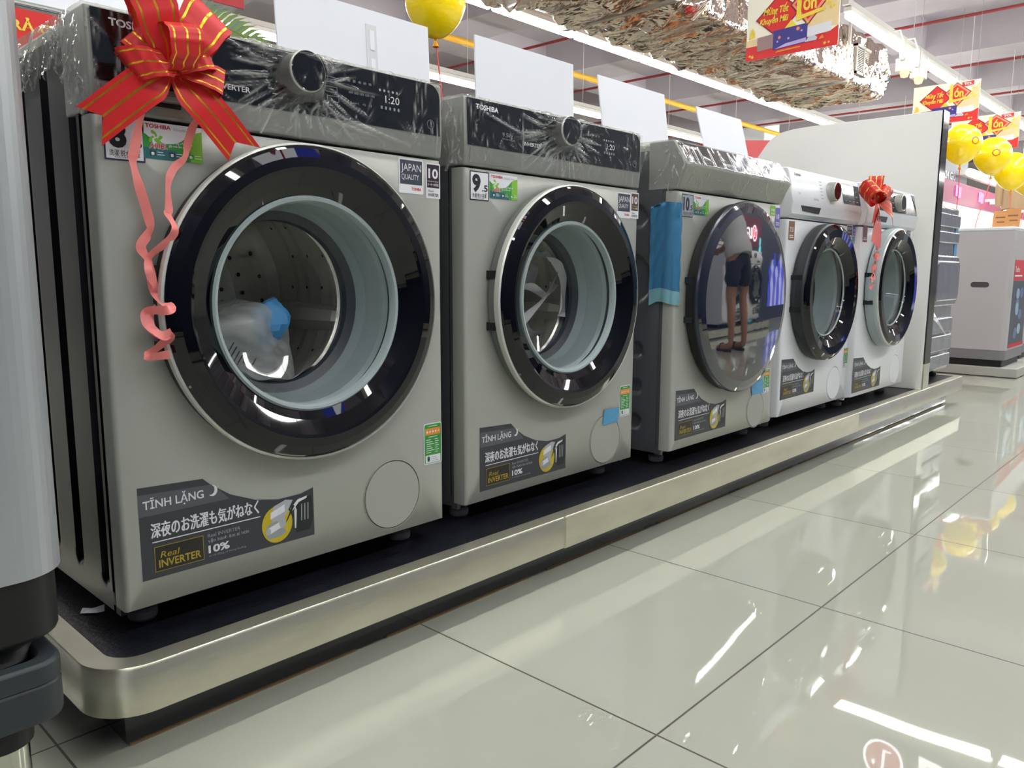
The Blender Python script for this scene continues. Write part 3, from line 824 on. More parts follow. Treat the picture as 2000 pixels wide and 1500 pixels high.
SIDE1 = [('v', .07, .085, .76, .014), ('v', .172, .088, .79, .015), ('v', .275, .09, .785, .015), ('v', .38, .09, .78, .015), ('v', .48, .09, .78, .015)]
SIDE2 = [('h', .31, .115, .6, .022), ('h', .21, .115, .6, .022), ('h', .112, .115, .6, .022), ('h', .50, .14, .6, .07), ('h', .665, .12, .6, .03)]
LOW1 = [(0, .722), (.045, .722), (.10, .79), (.16, .785), (.27, .768), (.45, .76)]
LOW2 = [(0, .722), (.06, .722), (.12, .735), (.3, .74), (.45, .74)]

def controls_flat(t, w, text_kg, kx=.30):
    """upright silver head with a dark glass strip (graphite machines)"""
    path = [(0, .722), (-.004, .757), (-.003, .85)]
    h = MB(SILVER_D); h.prism_x([(0, .7225), (-.004, .757), (-.002, .848), (.004, .851), (.09, .851), (.09, .7225)], -.0012, w + .0012)
    o = h.build('control_head', t, bevel=.003)
    g = MB(PANELG)
    Y = -.0055
    poly = [(.005, .760), (w - .006, .760)] + [(w - .030 + .024 * math.cos(a), .824 + .023 * math.sin(a)) for a in (0, .4, .8, 1.2, PI / 2)] + [(.005, .847)]
    g.prism_y(poly, Y, -.001)
    Y -= .0004
    g.text('TOSHIBA', .026, .829, .0095, T_PALE, Y, .062, .03)
    g.text(text_kg, .085 if kx < .28 else .10, .786, .008, T_GREY, Y, .03); g.text('Thể tích lồng giặt', .082 if kx < .28 else .10, .780, .003, T_GREY, Y, .036)
    g.text('INVERTER', .163, .776, .0078, T_PALE, Y, .056, .02)
    for i, s_ in enumerate(('20', '30', '40', '60', '90')): g.text(s_, kx + .090 + .0105 * i, .822, .0042, T_GREY, Y)
    for i, s_ in enumerate(('600', '800', '1000', '1200', '1400')): g.text(s_, kx + .092 + .0108 * i, .804, .004, T_GREY, Y, .0085)
    for i, s_ in enumerate(('Auto', '+1', '+2', '+3')): g.text(s_, kx + .094 + .0125 * i, .788, .0042, T_GREY, Y)
    g.text('1:20', kx + .166, .800, .0125, T_WHITE, Y, .03)
    for i in range(5):
        flat(g, ell(kx + .155 + .009 * i, .819, .0022, .0022, 10), Y, T_GREY); flat(g, rrect(kx + .156 + .009 * i, .789, kx + .160 + .009 * i, .794, .001), Y, T_GREY)
    for a, z in ((.045, .815), (.048, .800), (.051, .786)):
        q = rrect(kx + a, z, kx + a + .022, z + .0085, .001)
        for i in range(len(q)): 
            j = (i + 1) % len(q); c0 = (kx + a + .011, z + .004)
            flat(g, [q[i], q[j], (q[j][0] + (c0[0] - q[j][0]) * .06, q[j][1] + (c0[1] - q[j][1]) * .12), (q[i][0] + (c0[0] - q[i][0]) * .06, q[i][1] + (c0[1] - q[i][1]) * .12)], Y, T_GREY)
    for i in range(10):
        a = math.radians(120 + 13 * i); g.box(kx + .052 * math.cos(a) - .008, Y, .806 + .036 * math.sin(a), kx + .052 * math.cos(a), Y + .0002, .8075 + .036 * math.sin(a), T_GREY)
    flat(g, ell(w - .028, .778, .008, .008), Y, T_GREY); flat(g, ell(w - .028, .778, .0072, .0072), Y - .0002, PANELG)
    flat(g, [(w - .0287, .777), (w - .0273, .777), (w - .0273, .784), (w - .0287, .784)], Y - .0004, T_GREY)
    g.build('display_glass', o)
    dr = MB(SILVER_D, BLACKM)
    dr.prism_x([(-.0015, .728), (-.0055, .756), (-.001, .756), (.003, .728)], .012, .132)
    
    if kx > .29: dr.prism_x([(-.002, .744), (-.0065, .7475), (-.0065, .7525), (-.003, .755)], .03, .115, 0); dr.box(.03, -.0046, .7375, .115, -.001, .7435, 1)
    dr.build('detergent_drawer', t)
    k = MB(DARKP, PANELG, RINGS)
    c = (kx, 0, .817)
    k.lathe([(.0305, -.005), (.030, -.030)], c, 'y', 48, 0); k.lathe([(.030, -.030), (.0305, -.033), (.029, -.0345)], c, 'y', 48, 2); k.lathe([(.029, -.0345), (.0272, -.0335), (.0001, -.0335)], c, 'y', 48, 1)
    k.build('dial', t)
    return path

def washer_A(label, loc, w, kg, shapes, low, cx, cz, kx, seed, lines, hdoor):
    t = thing('washing_machine', label, 'washing machine', loc, 0)
    cabinet(t, w, shapes, DARK if shapes is SIDE1 else SIDEG, SILVER, .720, (cx, cz, .222))
    path = controls_flat(t, w, kg + 'kg', kx)
    drum(t, cx, cz)
    d = door_ring(t, cx, cz, .245, RINGS, hdoor[0], hdoor[1])
    hinges(t, cx, cz, .245, -.026, hdoor[2])
    wrap(t, w, path, low, seed, (kx, .817, .031, .033), 1., lines)
    return t
# left-hand machine
M1 = washer_A('grey washing machine at the near end with a big red ribbon bow on its panel', (0, 0, ZP), .594, '8.5', SIDE1, LOW1, .3015, .4665, .30, 5,
              [(.035, .04, .04, .125, .003, .002), (.05, .04, .052, .12, .003, .0016), (.16, .0, .16, .125, .003, .0024), (.33, .04, .46, .02, .004, .0024), (.33, .05, .52, .015, .004, .0024)], (BLACKM, RINGS, BLACKM))
stk_capacity(M1, .012, .662, '8', '.5', T_NAVY, .052, .058); stk_leaf(M1, .062, .669); stk_quality(M1, .496, .655); stk_ten(M1, .558, .650)
stk_energy(M1, .545, .158, .97); stk_quiet(M1, .0245, .084); service_flap(M1, .470, .118, .0625, SILVER)
M2 = washer_A('grey washing machine holding white straps in its drum, second from the near end', (.677, .0246, ZP), .591, '9.5', SIDE2, LOW2, .300, .461, .283, 11,
              [(.16, .0, .16, .125, .003, .0024), (.02, .11, .22, .06, .004, .002)], (mat('door_side_grey', (98, 101, 98), .4), RINGS, BLACKM))
stk_capacity(M2, .014, .657, '9', '.5'); stk_leaf(M2, .068, .664); stk_quality(M2, .502, .648); stk_ten(M2, .558, .649, col=mat('ink_umber', (92, 62, 44), .4))
stk_energy(M2, .531, .158, .97); stk_quiet(M2, .039, .066); service_flap(M2, .472, .111, .0605, SILVER)
def tape(p, pts, dy=-.003, name='tape_strip', wr=.0012, label='blue tape strip'):
    """small strip of tape: four corners (x,z) tl tr br bl"""
    rng = np.random.default_rng(len(p.name) + int(abs(pts[0][0]) * 1000)); n, m_ = 16, 22
    s = MB(BLUETAPE); v = []
    for i in range(n + 1):
        for j in range(m_ + 1):
            a, b = i / n, j / m_
            x = (pts[0][0] * (1 - a) + pts[1][0] * a) * (1 - b) + (pts[3][0] * (1 - a) + pts[2][0] * a) * b
            z = (pts[0][1] * (1 - a) + pts[1][1] * a) * (1 - b) + (pts[3][1] * (1 - a) + pts[2][1] * a) * b
            v.append((x, dy - wr * (.5 + .5 * math.sin(a * 7 + b * 9 + 3 * math.sin(b * 6))) * rng.uniform(.6, 1), z))
    s.add(v, [(i * (m_ + 1) + j, i * (m_ + 1) + j + 1, (i + 1) * (m_ + 1) + j + 1, (i + 1) * (m_ + 1) + j) for i in range(n) for j in range(m_)], 0, True)
    s.build(name, p, sharp=180)['label'] = label
tape(M2, [(.464, .185), (.526, .185), (.521, .148), (.459, .147)])

# graphite machine with the full glass door
def washer_B(label, loc, w):
    t = thing('washing_machine', label, 'washing machine', loc, 0)
    cx, cz, R = .306, .446, .268
    cabinet(t, w, SIDE2, SIDEG, SILVER, .726, (cx, cz, .225))
    path = [(0, .728), (-.028, .788), (.016, .850)]
    h = MB(SILVER_D); h.prism_x([(0, .7285), (-.028, .786), (-.026, .790), (.014, .848), (.02, .851), (.09, .851), (.09, .7285)], -.0012, w + .0012)
    o = h.build('control_head', t, bevel=.003)
    g = MB(PANELG)
    n = (-.058 / .0726, .044 / .0726)   # outward normal of the sloped face (y, z)
    a, b = (-.0265, .790), (.0145, .8475)
    g.add([(x, y + n[0] * .0015, z + n[1] * .0015) for x in (.006, w - .006) for y, z in (a, b)], [(0, 2, 3, 1)])
    k0 = len(g.v)
    g.text('TOSHIBA', .03, .052, .010, T_PALE, 0, .062, .03); g.text('10.5kg', .1, .02, .008, T_GREY, 0, .035); g.text('INVERTER', .2, .015, .008, T_PALE, 0, .056)
    for i in range(9): g.box(.36 + .022 * i, -.0001, .02 + .012 * (i % 3), .372 + .022 * i, 0, .024 + .012 * (i % 3), T_GREY)
    tl = math.hypot(b[0] - a[0], b[1] - a[1])
    g.map(lambda x, y, z: (x, a[0] + (b[0] - a[0]) * z / tl + n[0] * .002, a[1] + (b[1] - a[1]) * z / tl + n[1] * .002), k0)
    g.build('display_glass', o)
    dr = MB(SILVER_D, BLACKM); dr.prism_x([(-.004, .735), (-.0265, .783), (-.020, .783), (.002, .735)], .03, .17)
    dr.build('detergent_drawer', t)
    d = MB(BLACKM)
    d.lathe([(R * .86, .0), (R * .96, -.003), (R * .985, -.010), (R * .985, -.030), (R * .97, -.034)], (cx, 0, cz), 'y', 96, BLACKM)
    d.lathe([(R * .97, -.030), (R, -.033), (R * 1.003, -.038), (R * .993, -.043), (R * .985, -.044)], (cx, 0, cz), 'y', 96, mat('rim_dark', (58, 62, 72), .22, .6))
    DG = mat('smoked_glass', (22, 28, 42), .02, 0, coat=1, spec=1.)
    prof = [(R * .985, -.044), (R * .95, -.0475), (R * .88, -.051)] + [(R * .88 * (1 - i / 12), -.051 - .003 * (1 - (1 - i / 12) ** 2)) for i in range(1, 12)] + [(.0005, -.054)]
    d.lathe(prof, (cx, 0, cz), 'y', 96, DG)
    d.build('door', t, sharp=30)
    hinges(t, cx, cz, R * .985, -.03, mat('rim_dark', (58, 62, 72), .22, .6))
    wrap(t, w, path, [(0, .728), (.03, .728), (.06, .752), (.2, .735), (.45, .73)], 23, None, .55,
         [(.03 + .055 * i, .07, .045 + .055 * i, .135, .003, .0016) for i in range(10)])
    return t
M3 = washer_B('graphite washing machine with a full dark glass door, third from the near end', (1.388, -.015, ZP), .600)
stk_capacity(M3, .018, .66, '10', '.5', T_BLACK, .056, .058, mat('ink_steel', (164, 170, 182), .4)); stk_leaf(M3, .077, .668, .078, .05)
stk_plain(M3, .526, .690, .035, .03, T_LIME, '10', 'lime sticker'); stk_plain(M3, .563, .655, .032, .06, T_VIOLET, '10', 'violet sticker')
stk_energy(M3, .536, .142, .94); stk_quiet(M3, .0195, .071); service_flap(M3, .488, .098, .055, SILVER)
tape(M3, [(.452, .19), (.528, .19), (.533, .146), (.458, .146)])
# long blue film strip folded over the left front corner
s = MB(mat('blue_film', (62, 118, 158), .25), mat('blue_film_end', (124, 172, 184), .3)); v = []
n_, m_ = 26, 44
for i in range(n_ + 1):
    for j in range(m_ + 1):
        a = i / n_; b = j / m_; z = .698 - .262 * b - (.02 * max(0, .25 - a) if b > .9 else 0) + (.012 * (1 - a) if b < .03 else 0) * -1
        q = .0035 + .003 * abs(math.sin(b * 14 + a * 8)) * (1 - b * .4) + .004 * max(0, math.sin(a * 9 + 1.5 + b))
        if a < .86: v.append((-q, (.075 - a / .86 * .07), z + .006 * math.sin(a * 4)))
        else: v.append((.0 + (a - .86) / .14 * .014, -q, z + .006 * math.sin(a * 4)))
s.add(v, [(i * (m_ + 1) + j, (i + 1) * (m_ + 1) + j, (i + 1) * (m_ + 1) + j + 1, i * (m_ + 1) + j + 1) for i in range(n_) for j in range(m_ - 6)], 0, True)
s.add(v, [(i * (m_ + 1) + j, (i + 1) * (m_ + 1) + j, (i + 1) * (m_ + 1) + j + 1, i * (m_ + 1) + j + 1) for i in range(n_) for j in range(m_ - 6, m_)], 1, True)
s.build('film_strip', M3, sharp=180)['label'] = 'long blue film strip folded over the corner'

# white machines
def washer_C(label, loc, w, dark_panel, cx, cz, R, ring):
    t = thing('washing_machine', label, 'washing machine', loc, 0)
    cabinet(t, w, SIDE2, WHITE, WHITE, .690, (cx, cz, .212))
    fz0, fz1 = .742, .846
    h = MB(WHITE); h.prism_x([(0, .6925), (-.012, .705), (-.014, .732), (-.018, .740), (.003, .844), (.010, .850), (.09, .850), (.09, .6925)], -.0012, w + .0012)
    o = h.build('control_head', t, bevel=.004, seg=3)
    tl = math.hypot(.021, fz1 - fz0)
    def on(mb, k0=0, e=.0008):
        mb.map(lambda x, y, z: (x, -.018 + .021 * (z - fz0) / (fz1 - fz0) - e + y, z), k0)
    g = MB(PANELG)
    if dark_panel: flat(g, rrect(.13, .755, w - .014, .838, .004), 0, mat('grey_glass', (74, 76, 80), .08, coat=1)); flat(g, rrect(.13, .755, w - .16, .838, .004), -.0003, PANELG)
    else: flat(g, rrect(.425, .762, .592, .832, .004), 0, PANELG)
    x0 = .43 if not dark_panel else .2
    for i in range(4):
        for j in range(3): g.box(x0 + .01 + .036 * i, -.0008, .772 + .019 * j, x0 + .028 + .036 * i, -.0006, .7745 + .019 * j, T_GREY)
    on(g); g.build('display_window', o)
    p = MB(T_GREY)
    p.text('TOSHIBA', .028, .826, .0085, T_BLACK if not dark_panel else T_GREY, 0, .055, .03); p.text('7.5kg' if not dark_panel else '8.5kg', .04, .768, .007, T_GREY, 0, .02); p.text('INVERTER', .16, .755, .0065, T_GREY, 0, .04, .02)
    for i in range(6): p.box(.225, 0, .765 + .011 * i, .245, .0001, .7668 + .011 * i, T_GREY)
    on(p); p.build('panel_lettering', o)
    kx = .312 if not dark_panel else .345
    k = MB(CHROME, DARKP); c = (kx, -.010, .793)
    k.lathe([(.033, .004), (.032, -.022), (.030, -.025)], c, 'y', 40, SILVER); k.lathe([(.030, -.025), (.027, -.024)], c, 'y', 40, 0); k.lathe([(.027, -.024), (.0001, -.024)], c, 'y', 40, PANELG)
    k.build('dial', t)
    hs = MB(BLACKM); hs.prism_y([(.065, .733), (.225, .733), (.21, .712), (.08, .716)], -.0152, -.012); hs.build('drawer_grip', t)['label'] = 'dark recessed grip of the detergent drawer'
    drum(t, cx, cz)
    d = MB(BLACKM); kk = R / .245
    d.lathe([(R * .9, -.001), (R * .99, -.006), (R, -.018), (R * .995, -.040), (R * .98, -.046)], (cx, 0, cz), 'y', 96, ring[0])
    d.lathe([(R * .98, -.044), (R * .985, -.050), (R * .965, -.054)], (cx, 0, cz), 'y', 96, ring[1])
    d.lathe([(R * .965, -.053), (R * .91, -.060), (R * .80, -.058)], (cx, 0, cz), 'y', 96, BLACK)
    d.lathe([(R * .80, -.058), (R * .70, -.046), (R * .66, -.036), (R * .65, -.03)], (cx, 0, cz), 'y', 96, BLACK)
    d.lathe([(R * .65, -.03), (R * .635, -.034), (R * .62, -.03)], (cx, 0, cz), 'y', 96, RUBBER)
    do = d.build('door', t, sharp=22)
    b = MB(GLASS); b.lathe([(R * .65, -.034), (R * .62, -.036), (R * .58, -.02), (R * .5, .03), (R * .3, .06), (.0005, .068)], (cx, 0, cz), 'y', 64, 0); b.build('window_glass', do)
    hinges(t, cx, cz, R, -.04, BLACKM)
    service_flap(t, .468 if not dark_panel else .482, .112, .061, WHITE)
    return t
M4 = washer_C('white washing machine with a white control panel, fourth from the near end', (2.066, -.003, ZP), .594, False, .278, .450, .234, (DARKP, BLACK))
stk_plain(M4, .012, .622, .045, .06, T_BROWN, '7.5', 'brown capacity sticker'); stk_quality(M4, .507, .642, .056, .05, T_NAVY); stk_plain(M4, .566, .655, .026, .034, T_VIOLET, '10', 'violet sticker'); stk_plain(M4, .563, .626, .027, .026, mat('ink_cyan', (84, 164, 190), .4), None, 'cyan sticker')
stk_energy(M4, .553, .160, .95); stk_quiet(M4, .011, .100, .985)
M5 = washer_C('white washing machine with a dark glass panel beside the white partition', (2.663, -.026, ZP), .598, True, .288, .458, .235, (RUBBER, RINGS))
stk_plain(M5, .010, .632, .045, .062, T_MAROON, None, 'maroon capacity sticker'); stk_quality(M5, .52, .648, .05, .05, mat('ink_slate', (62, 68, 78), .4))
stk_quiet(M5, .0, .060, 1.1)

# ------------------------------------------------------------------ things inside the drums
def crumple(mb, c, rx, ry, rz, seed, mt, amp=.22, nu=34, nv=26):
    rng = np.random.default_rng(seed); pl = rng.normal(size=(26, 3)); pl /= np.linalg.norm(pl, axis=1)[:, None]; off = rng.uniform(.62, 1.05, 26)
    v = []
    for i in range(nv + 1):
        for j in range(nu):
            th, ph = PI * i / nv, 2 * PI * j / nu
            n = np.array((math.sin(th) * math.cos(ph), math.sin(th) * math.sin(ph), math.cos(th)))
            d = pl @ n; r = min(1.15, (off / np.maximum(d, .05)).min()) * (1 + rng.uniform(-.03, .03) * amp)
            v.append((c[0] + rx * r * n[0], c[1] + ry * r * n[1], c[2] + rz * r * n[2]))
    mb.add(v, [(i * nu + j, (i + 1) * nu + j, (i + 1) * nu + (j + 1) % nu, i * nu + (j + 1) % nu) for i in range(nv) for j in range(nu)], mt, True)
def ribbon_strip(mb, pts, wv, width, mt, cuts=None, mts=None):
    """flat band along pts; wv: width direction(s)"""
    P = [Vector(p) for p in pts]; n = len(P)
    Wv = [Vector(q) for q in wv] if isinstance(wv[0], (tuple, list, Vector)) else [Vector(wv)] * n
    wd = width if isinstance(width, (list, tuple)) else [width] * n
    cuts = cuts or [0, 1]; k = len(cuts); v = []
    for i in range(n):
        w = Wv[i].normalized() * wd[i]
        for c in cuts: v.append(P[i] + w * (c - .5))
    for j in range(k - 1):
        mb.add([v[i * k + q] for i in range(n) for q in (j, j + 1)], [(2 * i, 2 * i + 1, 2 * i + 3, 2 * i + 2) for i in range(n - 1)], (mts[j] if mts else mt), True)
def smooth_path(pts, n=8):
    P = [Vector(p) for p in pts]; out = []
    for i in range(len(P) - 1):
        a, b, c, d = P[max(i - 1, 0)], P[i], P[i + 1], P[min(i + 2, len(P) - 1)]
        for k in range(n):
            t = k / n
            out.append(.5 * ((2 * b) + (c - a) * t + (2 * a - 5 * b + 4 * c - d) * t * t + (3 * b - a - 3 * c + d) * t ** 3))
    return out + [P[-1]]
BAGM = FILM
bag = thing('plastic_bag', 'clear printed plastic bag of papers lying in the nearest drum', 'plastic bag', (.275, .165, ZP + .345))
b = MB(FILM); crumple(b, (.0, 0, .045), .125, .10, .095, 4, 0)
b.attr = [.40 + .35 * random.Random(i).random() for i in range(len(b.v))]; b.build('bag_film', bag, sharp=180)
pp = MB(mat('bag_paper', (206, 208, 214), .6))
for q in range(3):
    a = .25 * q; pp.add([(-.07 + .01 * q, -.03 + .02 * q, 0 + .01 * q), (.06, -.02 + .02 * q, -.02 + .03 * q), (.05 - .01 * q, .03 + .01 * q, .09), (-.06, .02 + .02 * q, .085 - .01 * q)], [(0, 1, 2, 3)])
pp.build('paper_sheet', bag)
tx = MB(T_BLACK)
for q in range(7): tx.box(-.085 + .010 * q, -.09 + .002 * q, -.005 + .006 * q, -.083 + .010 * q, -.0895 + .002 * q, .05 - .006 * q)
tx.map(lambda x, y, z: (x * .9 + z * .55 - .01, y, z * .8 + .0 - x * .25)); tx.build('printed_lines', bag)
bl = MB(mat('blue_tissue', (70, 140, 196), .6)); crumple(bl, (.028, -.055, .085), .036, .02, .05, 9, 0, nu=18, nv=14)
bl.build('blue_wrapper', bag, sharp=20)
hose = MB(WHITEP); hose.tube(smooth_path([(.255, .16, ZP + .300), (.295, .155, ZP + .297), (.33, .15, ZP + .28), (.355, .16, ZP + .268)], 6), .013, 14)
hose.tube(smooth_path([(.30, .19, ZP + .306), (.345, .185, ZP + .298), (.375, .19, ZP + .275)], 6), .011, 14)
tag(hose.build('drain_hose'), 'pale corrugated hose lying below the plastic bag in the nearest drum', 'hose')
fm = MB(mat('foam_sheet', (214, 216, 216), .7)); fv = []
for i in range(25):
    for j in range(9):
        a = -2.5 + 1.5 * i / 24; r = .215 - .07 * (j / 8) ** 2 * 0; y = .145 + .03 * j
        y -= .06; rr = .130 + (y - .085) * .42 + .003 * math.sin(i * .8 + j); fv.append((.3015 + rr * math.cos(a), y, ZP + .4665 + rr * math.sin(a)))
fm.add(fv, [(i * 9 + j, i * 9 + j + 1, (i + 1) * 9 + j + 1, (i + 1) * 9 + j) for i in range(24) for j in range(8)], 0, True)
tag(fm.build('foam_sheet', sharp=180), 'white foam sheet lining the bottom of the nearest drum', 'foam sheet')
rng = random.Random(8)
STRAP = mat('white_strap', (214, 214, 216), .45)
SP = [[(-.13, 0, .06), (-.06, .03, .09), (.02, .02, .085), (.085, .03, .04), (.10, .04, -.03), (.08, .03, -.06)],
      [(-.13, .02, .09), (-.10, .01, .02), (-.13, -.01, -.06), (-.10, 0, -.12)],
      [(-.11, .04, -.11), (-.04, .03, -.05), (.03, .03, .0), (.09, .05, .07), (.05, .08, .10), (-.03, .06, .07)],
      [(-.08, .08, .10), (-.06, .06, .0), (-.02, .05, -.09), (.05, .06, -.10)],
      [(-.12, .05, .0), (-.03, .04, .015), (.05, .05, -.01), (.10, .07, .02)],
      [(-.05, .09, .12), (.02, .09, .13), (.06, .10, .08), (.02, .08, .03), (-.06, .07, .04)]]
for i, q in enumerate(SP):
    s = MB(STRAP); P = smooth_path([(1.022 + x, .10 + y, ZP + .470 + z) for x, y, z in q], 8)
    ribbon_strip(s, P, [(.25 * math.sin(k * .25 + i), .55, .8 * math.cos(k * .11 + i * .5) + .3) for k in range(len(P))], .024, 0)
    tag(s.build('packing_strap', sharp=180), 'white packing strap looped in the drum of the second machine', 'strap', 'white packing straps in the drum')
crb = MB(FILM); crumple(crb, (0, 0, 0), .11, .09, .06, 14, 0, .5); crb.attr = [.12] * len(crb.v)
tag(crb.build('film_bag', sharp=180, loc=(.98, .28, ZP + .305)), 'crumpled clear film bag under the white straps in the second drum', 'plastic bag')
bb = MB(mat('blue_tissue', (70, 140, 196), .6)); crumple(bb, (0, 0, 0), .06, .05, .08, 21, 0, nu=20, nv=16)
tag(bb.build('blue_bundle', sharp=20, loc=(2.93, .16, ZP + .52)), 'blue wrapped bundle seen through the door of the machine with the dark glass panel', 'bundle')

# ------------------------------------------------------------------ ribbon bows
CUTS = [0, .11, .155, .475, .53, .845, .89, 1]
CM = [RIBBON, GOLD, RIBBON, GOLD, RIBBON, GOLD, RIBBON]
def bow_loop(t, d, L, B, w, wid, y0=0., tw=0.):
    D = Vector((d[0], d[2] if len(d) > 2 else 0, d[1])).normalized(); Wv = Vector(w).normalized()
    N = D.cross(Wv).normalized()
    if N.y > 0: N = -N
    P, V, Wd = [], [], []
    for i in range(29):
        a = i / 28
        P.append(Vector((0, y0, 0)) + D * (L * (1 - math.cos(2 * PI * a)) / 2) + N * (B * math.sin(2 * PI * a)) + Vector((.0012 * math.sin(i * 1.7), .0015 * math.sin(i * 2.3), 0)))
        V.append(Wv + D * tw * math.sin(PI * a)); Wd.append(wid * (.3 + .7 * math.sin(PI * a) ** .6 if 0 < a < 1 else .3))
    m_ = MB(RIBBON, GOLD); ribbon_strip(m_, P, V, Wd, 0, CUTS, CM); m_.build('ribbon_loop', t, sharp=180)
def bow_tail(t, pts, ws, wid, notch=.02):
    P = smooth_path(pts, 7); n = len(P); V = [Vector(ws[0]).lerp(Vector(ws[1]), i / (n - 1)) for i in range(n)]
    Wd = [wid * (.3 + .7 * min(1, i / (n * .3))) for i in range(n)]
    m_ = MB(RIBBON, GOLD); ribbon_strip(m_, P, V, Wd, 0, CUTS, CM)
    # swallow-tail end
    e = P[-1]; d = (P[-1] - P[-3]).normalized() * notch; w = V[-1].normalized() * Wd[-1]; K = [e + w * (c - .5) for c in CUTS]
    f = [k + d * (abs(c - .5) * 2) for k, c in zip(K, CUTS)]
    for j in range(len(CUTS) - 1): m_.add([K[j], K[j + 1], f[j + 1], f[j]], [(0, 1, 2, 3)], CM[j])
    m_.build('ribbon_tail', t, sharp=180)
def curl(t, pts, wid=.0105, k=6, tw=None, col=PINK):
    P = smooth_path(pts, k); n = len(P)
    V = []
    for i in range(n):
        d = (P[min(i + 1, n - 1)] - P[max(i - 1, 0)]).normalized(); s_ = d.cross(Vector((0, 1, 0)))
        s_ = s_.normalized() if s_.length > .05 else Vector((1, 0, 0)); V.append(s_ + Vector((0, .55 * math.sin(i * .45), 0)))
    m_ = MB(col); ribbon_strip(m_, P, V, wid, 0); m_.build('curling_ribbon', t, sharp=180)['label'] = 'narrow pink curling ribbon'

K1 = (.0893, -.034, .9224)
bow = thing('gift_bow', 'large red ribbon bow with gold stripes on the nearest control panel', 'bow', K1)
kn = MB(PINK); kn.lathe([(.001, -.012), (.009, -.010), (.0105, 0), (.009, .010), (.001, .024)], (0, 0, 0), 'y', 14, 0); kn.build('knot', bow)
bow_loop(bow, (-.27, .95, -.05), .115, .026, (.8, -.25, .26), .058)
bow_loop(bow, (.55, .83, -.15), .098, .022, (.62, -.2, -.60), .068)
bow_loop(bow, (-.97, -.12, -.3), .062, .020, (.62, .0, -.68), .046)
bow_loop(bow, (.98, -.14, -.2), .069, .016, (-.25, -.15, -1.), .036)
bow_loop(bow, (-.02, .8, -.75), .062, .024, (1., .0, .12), .046, -.006)
bow_loop(bow, (.9, .42, -.5), .052, .016, (.35, -.2, -.9), .036, -.004)
bow_loop(bow, (-.5, .5, .1), .058, .016, (.6, -.2, .6), .040, .006)
bow_loop(bow, (.75, .2, .0), .062, .016, (.1, -.5, -1.), .040, .008)
bow_tail(bow, [(-.004, -.004, -.004), (-.042, -.012, -.03), (-.088, .0, -.071)], ((.5, 0, -.8), (.56, .1, -.83)), .052, .022)
bow_tail(bow, [(.004, -.004, -.004), (.043, -.014, -.045), (.084, -.006, -.083)], ((.8, 0, .55), (.88, -.1, .42)), .053, .022)
R = lambda L_, y: [(x - K1[0], y_ - K1[1], z - K1[2]) for (x, z), y_ in zip(L_, y if isinstance(y, list) else [y] * len(L_))]
curl(bow, R([(.0454, .9297), (.0474, .9057), (.053, .8822), (.0499, .8464), (.0436, .8172), (.0409, .801), (.0483, .7675), (.0592, .7236), (.0524, .7077), (.0436, .6918), (.0522, .6723), (.0534, .6446), (.0572, .6246), (.0655, .6123), (.0562, .6085), (.0423, .607), (.0393, .5912), (.0483, .5766), (.0621, .5728), (.0532, .5581), (.0366, .5471), (.0587, .5495)],
            [-.052, -.048, -.03, -.02, -.018, -.017, -.016, -.014, -.02, -.018, -.02, -.024, -.03, -.05, -.056, -.03, -.034, -.05, -.05, -.03, -.036, -.052]), .0125)
curl(bow, R([(.1378, .8748), (.127, .8602), (.1178, .8366), (.1106, .8135), (.0962, .799), (.0853, .7776), (.0823, .7421), (.0768, .736), (.0786, .7164), (.0736, .7004), (.0545, .6802), (.0474, .6605), (.0541, .6407), (.0535, .6308)],
            [-.03, -.016, -.014, -.016, -.014, -.018, -.022, -.03, -.046, -.036, -.02, -.03, -.03, -.026]), .0105)
curl(bow, R([(.056, .612), (.045, .600), (.042, .585), (.052, .574), (.064, .580)], [-.03, -.028, -.04, -.05, -.05]), .0125)
K2 = (2.60, -.085, .918)
bow2 = thing('gift_bow', 'small red ribbon bow with gold stripes hanging between the two white washing machines', 'bow', K2)
kn = MB(PINK); kn.lathe([(.001, -.012), (.010, -.010), (.012, 0), (.010, .010), (.001, .036)], (0, 0, 0), 'y', 14, 0); kn.build('knot', bow2)
bow_loop(bow2, (.05, 1., 0), .085, .012, (.35, -1., 0), .05)
bow_loop(bow2, (-.95, .36, -.1), .10, .03, (.5, -.6, -.8), .06)
bow_loop(bow2, (.9, .42, -.2), .085, .02, (.2, -.4, -.9), .055)
bow_loop(bow2, (.2, .6, -.8), .06, .02, (1, 0, .1), .05)
bow_loop(bow2, (-.3, .5, -.8), .06, .02, (.8, 0, .5), .05)
bow_tail(bow2, [(0, -.01, 0), (-.03, -.02, -.03), (-.04, -.015, -.08)], ((.9, 0, -.2), (.9, .2, -.3)), .066, .02)
bow_tail(bow2, [(0, -.01, 0), (.09, -.03, -.03), (.17, -.01, -.06)], ((.4, 0, .8), (.35, .3, .8)), .055, .02)
for i, x in enumerate((-.02, .01, .035)): curl(bow2, [(.0, -.01, -.01), (x * .6, -.016, -.07), (x, -.012, -.15 - .01 * i)], .022)
rg = random.Random(3)
for q in range(3):
    curl(bow2, [(.03, .01, -.13)] + [(.045 - .012 * i * .35 + .014 * math.sin(i * 1.9 + q * 2), -.0 - .012 * abs(math.cos(i * 1.9 + q)), -.15 - .0165 * i) for i in range(9 + q)], .013)

